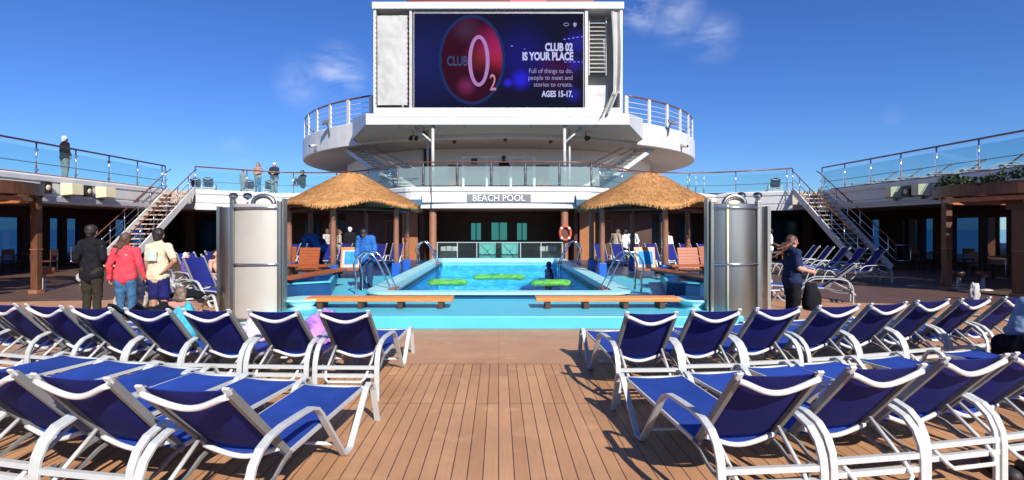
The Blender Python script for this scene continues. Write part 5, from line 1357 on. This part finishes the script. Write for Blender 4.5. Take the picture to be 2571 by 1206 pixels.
SHOE = mat('dark_shoe', (.03, .025, .025), .6); SHOEW = mat('pale_shoe', (.5, .48, .45), .6)
bent = dict(elbL=(-.27, -.04, 1.15), wriL=(-.25, .12, 1.0), elbR=(.27, -.04, 1.15), wriR=(.25, .12, 1.0))
person('person in a black hooded jacket and dark trousers seen from behind, left of the stairs', (-7.42, 9.8, 0), -4, 1.74, bent, hair='dark', top=C_black, bottom=C_olive, shoes=SHOE, build_=1.02, hem=.08)
wr = person('person with long brown hair in a coral red jacket and blue jeans seen from behind', (-6.52, 9.4, 0), 8, 1.60, dict(elbL=(-.27, -.03, 1.15), wriL=(-.30, .04, .90), elbR=(.27, -.03, 1.15), wriR=(.31, .05, .91), ankL=(-.12, .05, .085), toeL=(-.13, .2, .03)), hair='brown', hairlen=.34, blow=(-.5, -.1, 0), top=C_red, bottom=C_jean, shoes=SHOEW, build_=1.0)
mt = person('person in a sand coloured printed T-shirt and navy shorts with one hand on the hip', (-5.85, 9.25, 0), -8, 1.68, dict(elbR=(.38, -.08, 1.18), wriR=(.22, -.10, 1.02), elbL=(-.25, .02, 1.14), wriL=(-.24, .08, .88)), skin='tan', hair='dark', top=C_tan, sleeve='short', bottom=C_navy, leg='shorts', shoes=SHOE, build_=1.0)
# print on the back of the shirt and specks on the shorts
mb = MB()
def backp(u, v): 
    x = -.095 + .19 * u; z = 1.14 + .20 * v; return (x, -.152 - .02 * (1 - (x / .12) ** 2), z)
mb.slab(backp, 8, 8, (0, .004, 0)); mb.build('shirt_print', mat('print_blue', (.25, .45, .50), .8, var=.3, vs=14, var2=(.66, .55, .38)), mt)
# sitting child on the deck, seated and lying sunbathers
sit = dict(pel=(0, 0, .12), wai=(0, -.02, .30), che=(0, .0, .50), nek=(0, .02, .68), hed=(0, .05, .81), hipL=(-.09, .02, .12), hipR=(.09, .02, .12), kneL=(-.16, .35, .38), kneR=(.16, .35, .38), ankL=(-.12, .5, .08), ankR=(.12, .5, .08), toeL=(-.13, .66, .03), toeR=(.13, .66, .03),
           shoL=(-.18, 0, .60), shoR=(.18, 0, .60), elbL=(-.22, .2, .42), elbR=(.22, .2, .42), wriL=(-.12, .40, .45), wriR=(.12, .40, .45))
person('child with light brown hair sitting low behind the second row loungers', (-4.95, 8.35, 0), -10, 1.45, sit, hair='mouse', hairlen=.16, top=C_pink, sleeve='short', bottom=C_navy, leg='shorts')
def raised(pz, dz): return {n: ((v[0], v[1], v[2] + dz)) for n, v in pz.items()}
lie = dict(pel=(0, .75, .47), wai=(0, .55, .52), che=(0, .38, .68), nek=(0, .25, .84), hed=(0, .18, .95), hipL=(-.09, .78, .45), hipR=(.09, .78, .45), kneL=(-.1, 1.18, .60), kneR=(.1, 1.2, .48), ankL=(-.1, 1.55, .42), ankR=(.1, 1.6, .42), toeL=(-.1, 1.62, .52), toeR=(.1, 1.68, .54),
           shoL=(-.18, .31, .78), shoR=(.18, .31, .78), elbL=(-.26, .5, .60), elbR=(.26, .5, .60), wriL=(-.18, .68, .62), wriR=(.2, .68, .6), look=(0, .8, .5))
person('bald sunbather in purple top lying on a lounger near the left stairs', (-8.4, 14.3, 0), -120, 1.7, lie, hair='cap_white', cap=True, top=CL('plum', (.10, .06, .22)), bottom=C_dblue)
person('bare shouldered sunbather sitting up on a lounger left of the shower', (-7.3, 13.5, 0), -120, 1.65, {**lie, 'hed': (.0, .40, 1.10), 'nek': (0, .40, .98), 'che': (0, .45, .80), 'wai': (0, .6, .6), 'shoL': (-.18, .42, .92), 'shoR': (.18, .42, .92), 'elbL': (-.24, .65, .75), 'wriL': (-.1, .55, .98)}, hair='dark', hairlen=.12, bottom=C_black)
stand_cam = dict(elbL=(-.25, .05, 1.16), wriL=(-.10, .2, 1.12), elbR=(.25, .05, 1.16), wriR=(.10, .2, 1.12))
person('person in a black jacket and grey trousers at the left upper deck railing', (-16.95, 21.0, DZ), -30, 1.72, dict(elbL=(-.28, 0, 1.15), wriL=(-.30, .05, .95), elbR=(.28, 0, 1.15), wriR=(.32, .05, .98)), hair='white', top=C_black, bottom=C_grey, shoes=SHOE, build_=1.2, vox=.02)
person('small child in grey standing behind the rear deck glass beside two adults', (-13.75, 28.9, DZ), 175, 1.22, None, hair='auburn', top=C_grey, bottom=C_grey, shoes=SHOE, face=True, vox=.02)
person('adult with light brown long hair holding something at the rear deck railing', (-13.05, 29.15, DZ), 170, 1.68, stand_cam, hair='mouse', hairlen=.25, top=CL('cream_brown', (.35, .22, .18), .5, 5), bottom=C_jean, shoes=SHOE, face=True, vox=.02)
person('bald adult in a dark jacket over grey shirt at the rear deck railing', (-12.35, 29.6, DZ), 178, 1.72, stand_cam, hair='cap_white', top=CL('dark_teal', (.02, .035, .05)), bottom=C_grey, shoes=SHOE, build_=1.25, face=True, vox=.02)
person('dark figure with black cap sitting behind the rear deck glass near the round deck', (-10.95, 30.1, DZ), 150, 1.72, raised(sit, .45), hair='cap_black', cap=True, top=C_black, bottom=C_dblue, vox=.02)
person('dark silhouetted person standing at the white counter behind the frosted glass', (.25, 26.75, DZ), 10, 1.72, dict(elbR=(.3, .05, 1.2), wriR=(.25, .25, 1.2)), skin='brown', hair='cap_black', top=C_black, bottom=C_black, shoes=SHOE, vox=.02)
# crew in blue
bow = dict(hed=(0, .20, 1.55), nek=(0, .10, 1.47), che=(0, .05, 1.32), shoL=(-.19, .06, 1.42), shoR=(.19, .06, 1.42), elbL=(-.26, .05, 1.14), elbR=(.26, .05, 1.14), wriL=(-.22, .2, .92), wriR=(.22, .2, .92), look=(0, .75, -.6))
person('crew member in a bright blue jacket with bowed head at the near left ladder', (-3.18, 12.95, PZ), 172, 1.50, bow, skin='brown', hair='cap_black', top=C_blue, bottom=CL('work_blue', (.025, .05, .12)), shoes=SHOE, build_=1.25, hem=.05, face=True)
bendp = dict(pel=(0, -.1, .93), wai=(0, .08, 1.08), che=(0, .28, 1.15), nek=(0, .45, 1.12), hed=(0, .57, 1.05), shoL=(-.18, .38, 1.12), shoR=(.18, .38, 1.12), elbL=(-.22, .42, .85), elbR=(.22, .42, .85), wriL=(-.18, .55, .66), wriR=(.18, .55, .66), hipL=(-.09, -.1, .9), hipR=(.09, -.1, .9), look=(0, .5, -.85))
person('crew member in a blue jacket bending forward under the left thatched hut', (-5.75, 17.2, PZ), 75, 1.75, bendp, skin='brown', hair='cap_black', top=C_blue, bottom=C_dblue, shoes=SHOE, build_=1.2)
# people behind the huts
person('person in a beige jacket standing right of the front post under the left hut', (-7.15, 24.1, 0), -60, 1.62, bent, hair='brown', hairlen=.15, top=C_beige, bottom=C_grey, shoes=SHOE, vox=.02)
person('person in a pale patterned top half hidden by the front post of the left hut', (-7.75, 24.3, 0), 60, 1.64, bent, hair='brown', hairlen=.12, top=CL('pale_print', (.45, .42, .38), .4), sleeve='short', bottom=C_grey, shoes=SHOE, vox=.02)
person('person with a white cap and black jacket behind the loungers under the left hut', (-6.72, 24.3, 0), 20, 1.72, None, hair='cap_white', cap=True, top=C_black, bottom=C_black, shoes=SHOE, vox=.02, build_=1.2)
person('person in a beige top looking down behind the loungers under the right hut', (5.2, 24.0, 0), -50, 1.68, {**bow, 'wriL': (-.1, .3, 1.05), 'wriR': (.1, .3, 1.05)}, hair='mouse', top=C_beige, bottom=C_black, shoes=SHOE, vox=.02)
person('waiter in white shirt beside the person in beige under the right hut', (5.75, 24.4, 0), 40, 1.60, bent, skin='tan', hair='dark', top=C_whitec, bottom=C_black, shoes=SHOE, vox=.02)
person('waiter in white shirt and black vest standing right of the other waiter', (6.15, 24.7, 0), 150, 1.66, bent, skin='brown', hair='dark', top=C_whitec, bottom=C_black, shoes=SHOE, vox=.02, face=True)
person('person in a white top partly behind the front post of the right hut', (7.62, 24.3, 0), 160, 1.55, None, skin='tan', hair='dark', top=C_whitec, bottom=C_black, shoes=SHOE, vox=.02, face=True)
person('person in a pale top just showing past the right edge of the reflective shower', (10.6, 21.0, 0), 60, 1.66, bent, hair='dark', top=C_whitec, bottom=C_grey, shoes=SHOE, vox=.02)
# windblown person on the right
wb = person('person with long windblown dark hair in a navy top and black trousers on the right', (5.10, 9.35, 0), -88, 1.56, dict(elbL=(-.25, .02, 1.14), wriL=(-.20, .30, 1.08), elbR=(.25, .0, 1.13), wriR=(.18, .28, 1.06)), hair='auburn', hairlen=.42, blow=(.1, -1.3, .35), top=C_dblue, sleeve='short', bottom=C_black, shoes=SHOE, build_=1.12, hem=.04)
# swimmer
person('swimmer in a dark shirt waist deep in the far right part of the pool', (1.75, 18.8, -1.12), 60, 1.62, None, skin='brown', hair='dark', top=C_dblue, bottom=C_black, vox=.02)
# seated person at the right photo edge
seat_p = dict(pel=(0, 0, .55), wai=(0, -.02, .70), che=(0, .02, .90), nek=(0, .05, 1.06), hed=(0, .08, 1.19), hipL=(-.09, .02, .52), hipR=(.09, .02, .52), kneL=(-.14, .45, .50), kneR=(.14, .45, .50), ankL=(-.14, .5, .09), ankR=(.14, .5, .09), toeL=(-.15, .66, .03), toeR=(.15, .66, .03),
              shoL=(-.19, 0, .99), shoR=(.19, 0, .99), elbL=(-.24, .08, .74), elbR=(.24, .08, .74), wriL=(-.16, .3, .66), wriR=(.16, .3, .66))
person('person in a loose grey blue shirt sitting at the right photo edge', (5.56, 5.42, -.05), -10, 1.72, seat_p, hair='dark', top=C_steelb, bottom=C_black, shoes=SHOE, build_=1.25)

# ------------------------------------------------------------------ loose things
def bundle(name, label, cat, loc, size, m, seed, rz=0, amp=.45, parent=None):
    mb = MB(); r_ = random.Random(seed); ns = 26
    vs = []; fs = []
    seg, rings = 30, 18
    for i in range(rings + 1):
        th = math.pi * i / rings
        for j in range(seg):
            ph = 2 * math.pi * j / seg; d = Vector((math.sin(th) * math.cos(ph), math.sin(th) * math.sin(ph), math.cos(th)))
            q = 1 + amp * noise.noise(d * 1.7 + Vector((seed, 0, 0))) + amp * .5 * noise.noise(d * 4.5 + Vector((0, seed, 0))) + amp * .2 * abs(noise.noise(d * 9 + Vector((0, seed, 5))))
            z = d.z * q; z = z if z > -.55 else -.55 - (z + .55) * -.1
            vs.append((d.x * q * size[0] / 2, d.y * q * size[1] / 2, (z + .57) * size[2] / 1.6))
    for i in range(rings):
        for j in range(seg): fs.append((i * seg + j, (i + 1) * seg + j, (i + 1) * seg + (j + 1) % seg, i * seg + (j + 1) % seg))
    mb.add(vs, fs, True); o = mb.build(name, m, parent)
    if parent is None: o.location = loc; o.rotation_euler = (0, 0, R(rz)); tag(o, label, cat)
    return o
lil = CL('lilac_pink', (.55, .22, .50), .5, 9, var2=(.18, .10, .40)); pnk = CL('pink_white', (.75, .30, .45), .5, 12, var2=(.55, .75, .80)); teal_c = CL('teal_cloth', (.06, .42, .52), .25); camo = CL('pale_floral', (.62, .56, .46), .5, 12, var2=(.16, .13, .10))
bundle('beach_towel', 'lilac and pink towel heaped on a lounger beside the aisle on the left', 'towel', (-2.13, 6.45, .345), (.42, .55, .34), lil, 3)
bundle('beach_towel', 'pink and white towel on the lounger in front of the steel shower foot', 'towel', (-2.92, 6.6, .345), (.42, .55, .24), pnk, 8)
bundle('cloth', 'crumpled teal cloth on a second row lounger left of the shower', 'cloth', (-3.70, 6.35, .345), (.34, .40, .44), teal_c, 11)
bundle('backpack', 'black backpack on the deck under the second row left loungers', 'backpack', (-4.35, 6.9, .345), (.36, .42, .38), C_black, 15, amp=.3)
bundle('shoulder_bag', 'dark bag beside the second row lounger in front of the black hooded jacket', 'bag', (-5.0, 6.7, .345), (.30, .40, .32), CL('bag_grey', (.03, .03, .035)), 19, amp=.25)
bundle('beach_bag', 'bulging pale floral beach bag on the deck between black jacket and red jacket', 'bag', (-6.85, 10.0, .003), (.55, .50, .75), camo, 23, amp=.35)
bundle('backpack', 'white and grey bag on top of things behind the person in red', 'bag', (-7.1, 11.4, .003), (.45, .45, .95), CL('pale_grey', (.5, .5, .5), .5), 27, amp=.35)
bundle('plastic_bag', 'white plastic bag on the deck left of the person in black', 'bag', (-12.2, 15.9, .003), (.38, .35, .42), M['canvas'], 31)
bundle('towel', 'black towel spread over the lounger left of the steel shower', 'towel', (-6.0, 10.38, .345), (.50, .75, .14), C_black, 35, rz=-120, amp=.25)
bundle('shoulder_bag', 'black bag beside the person at the right photo edge', 'bag', (5.05, 5.0, .345), (.40, .36, .42), C_black, 41, amp=.25)
bundle('cloth', 'white cloth hanging by the bar stools above the second row on the right', 'cloth', (11.15, 12.6, .003), (.20, .16, .42), M['canvas'], 45, amp=.4)
bundle('beach_bag', 'black bag carried low by the person with windblown hair', 'bag', (5.38, 9.25, .28), (.28, .26, .50), C_black, 49, amp=.2)
# jacket draped between two loungers
def jk(u, v):
    s_ = v * 1.05; y = 5.52 + .62 * s_ + .02 * math.sin(u * 9); z = .90 - .46 * s_ + .02 * math.sin(u * 7 + v * 4) - .05 * math.sin(math.pi * u)
    return (-4.02 + .30 * u + .06 * v, y, z)
mb = MB(); mb.slab(jk, 12, 20, (0, .01, .02)); o = mb.build('jacket', C_black); tag(o, 'black jacket hanging down between two second row loungers on the left', 'jacket')
# sneakers at the lower right corner
e = empty('sneakers', (3.52, 3.66, 0), rz=R(-15), label='pair of black sneakers in the lower right corner of the photo', cat='shoes')
for q in (-.08, .09):
    mb = MB(); capsule(mb, (q, -.12, .055), (q * 1.2, .12, .045), .05, .045, .9); mb.build('upper', SHOE, e)
    mb = MB(); mb.box(q - .045, q + .05, -.16, .16, .004, .028); mb.build('sole', M['black'], e, bevel=.01)
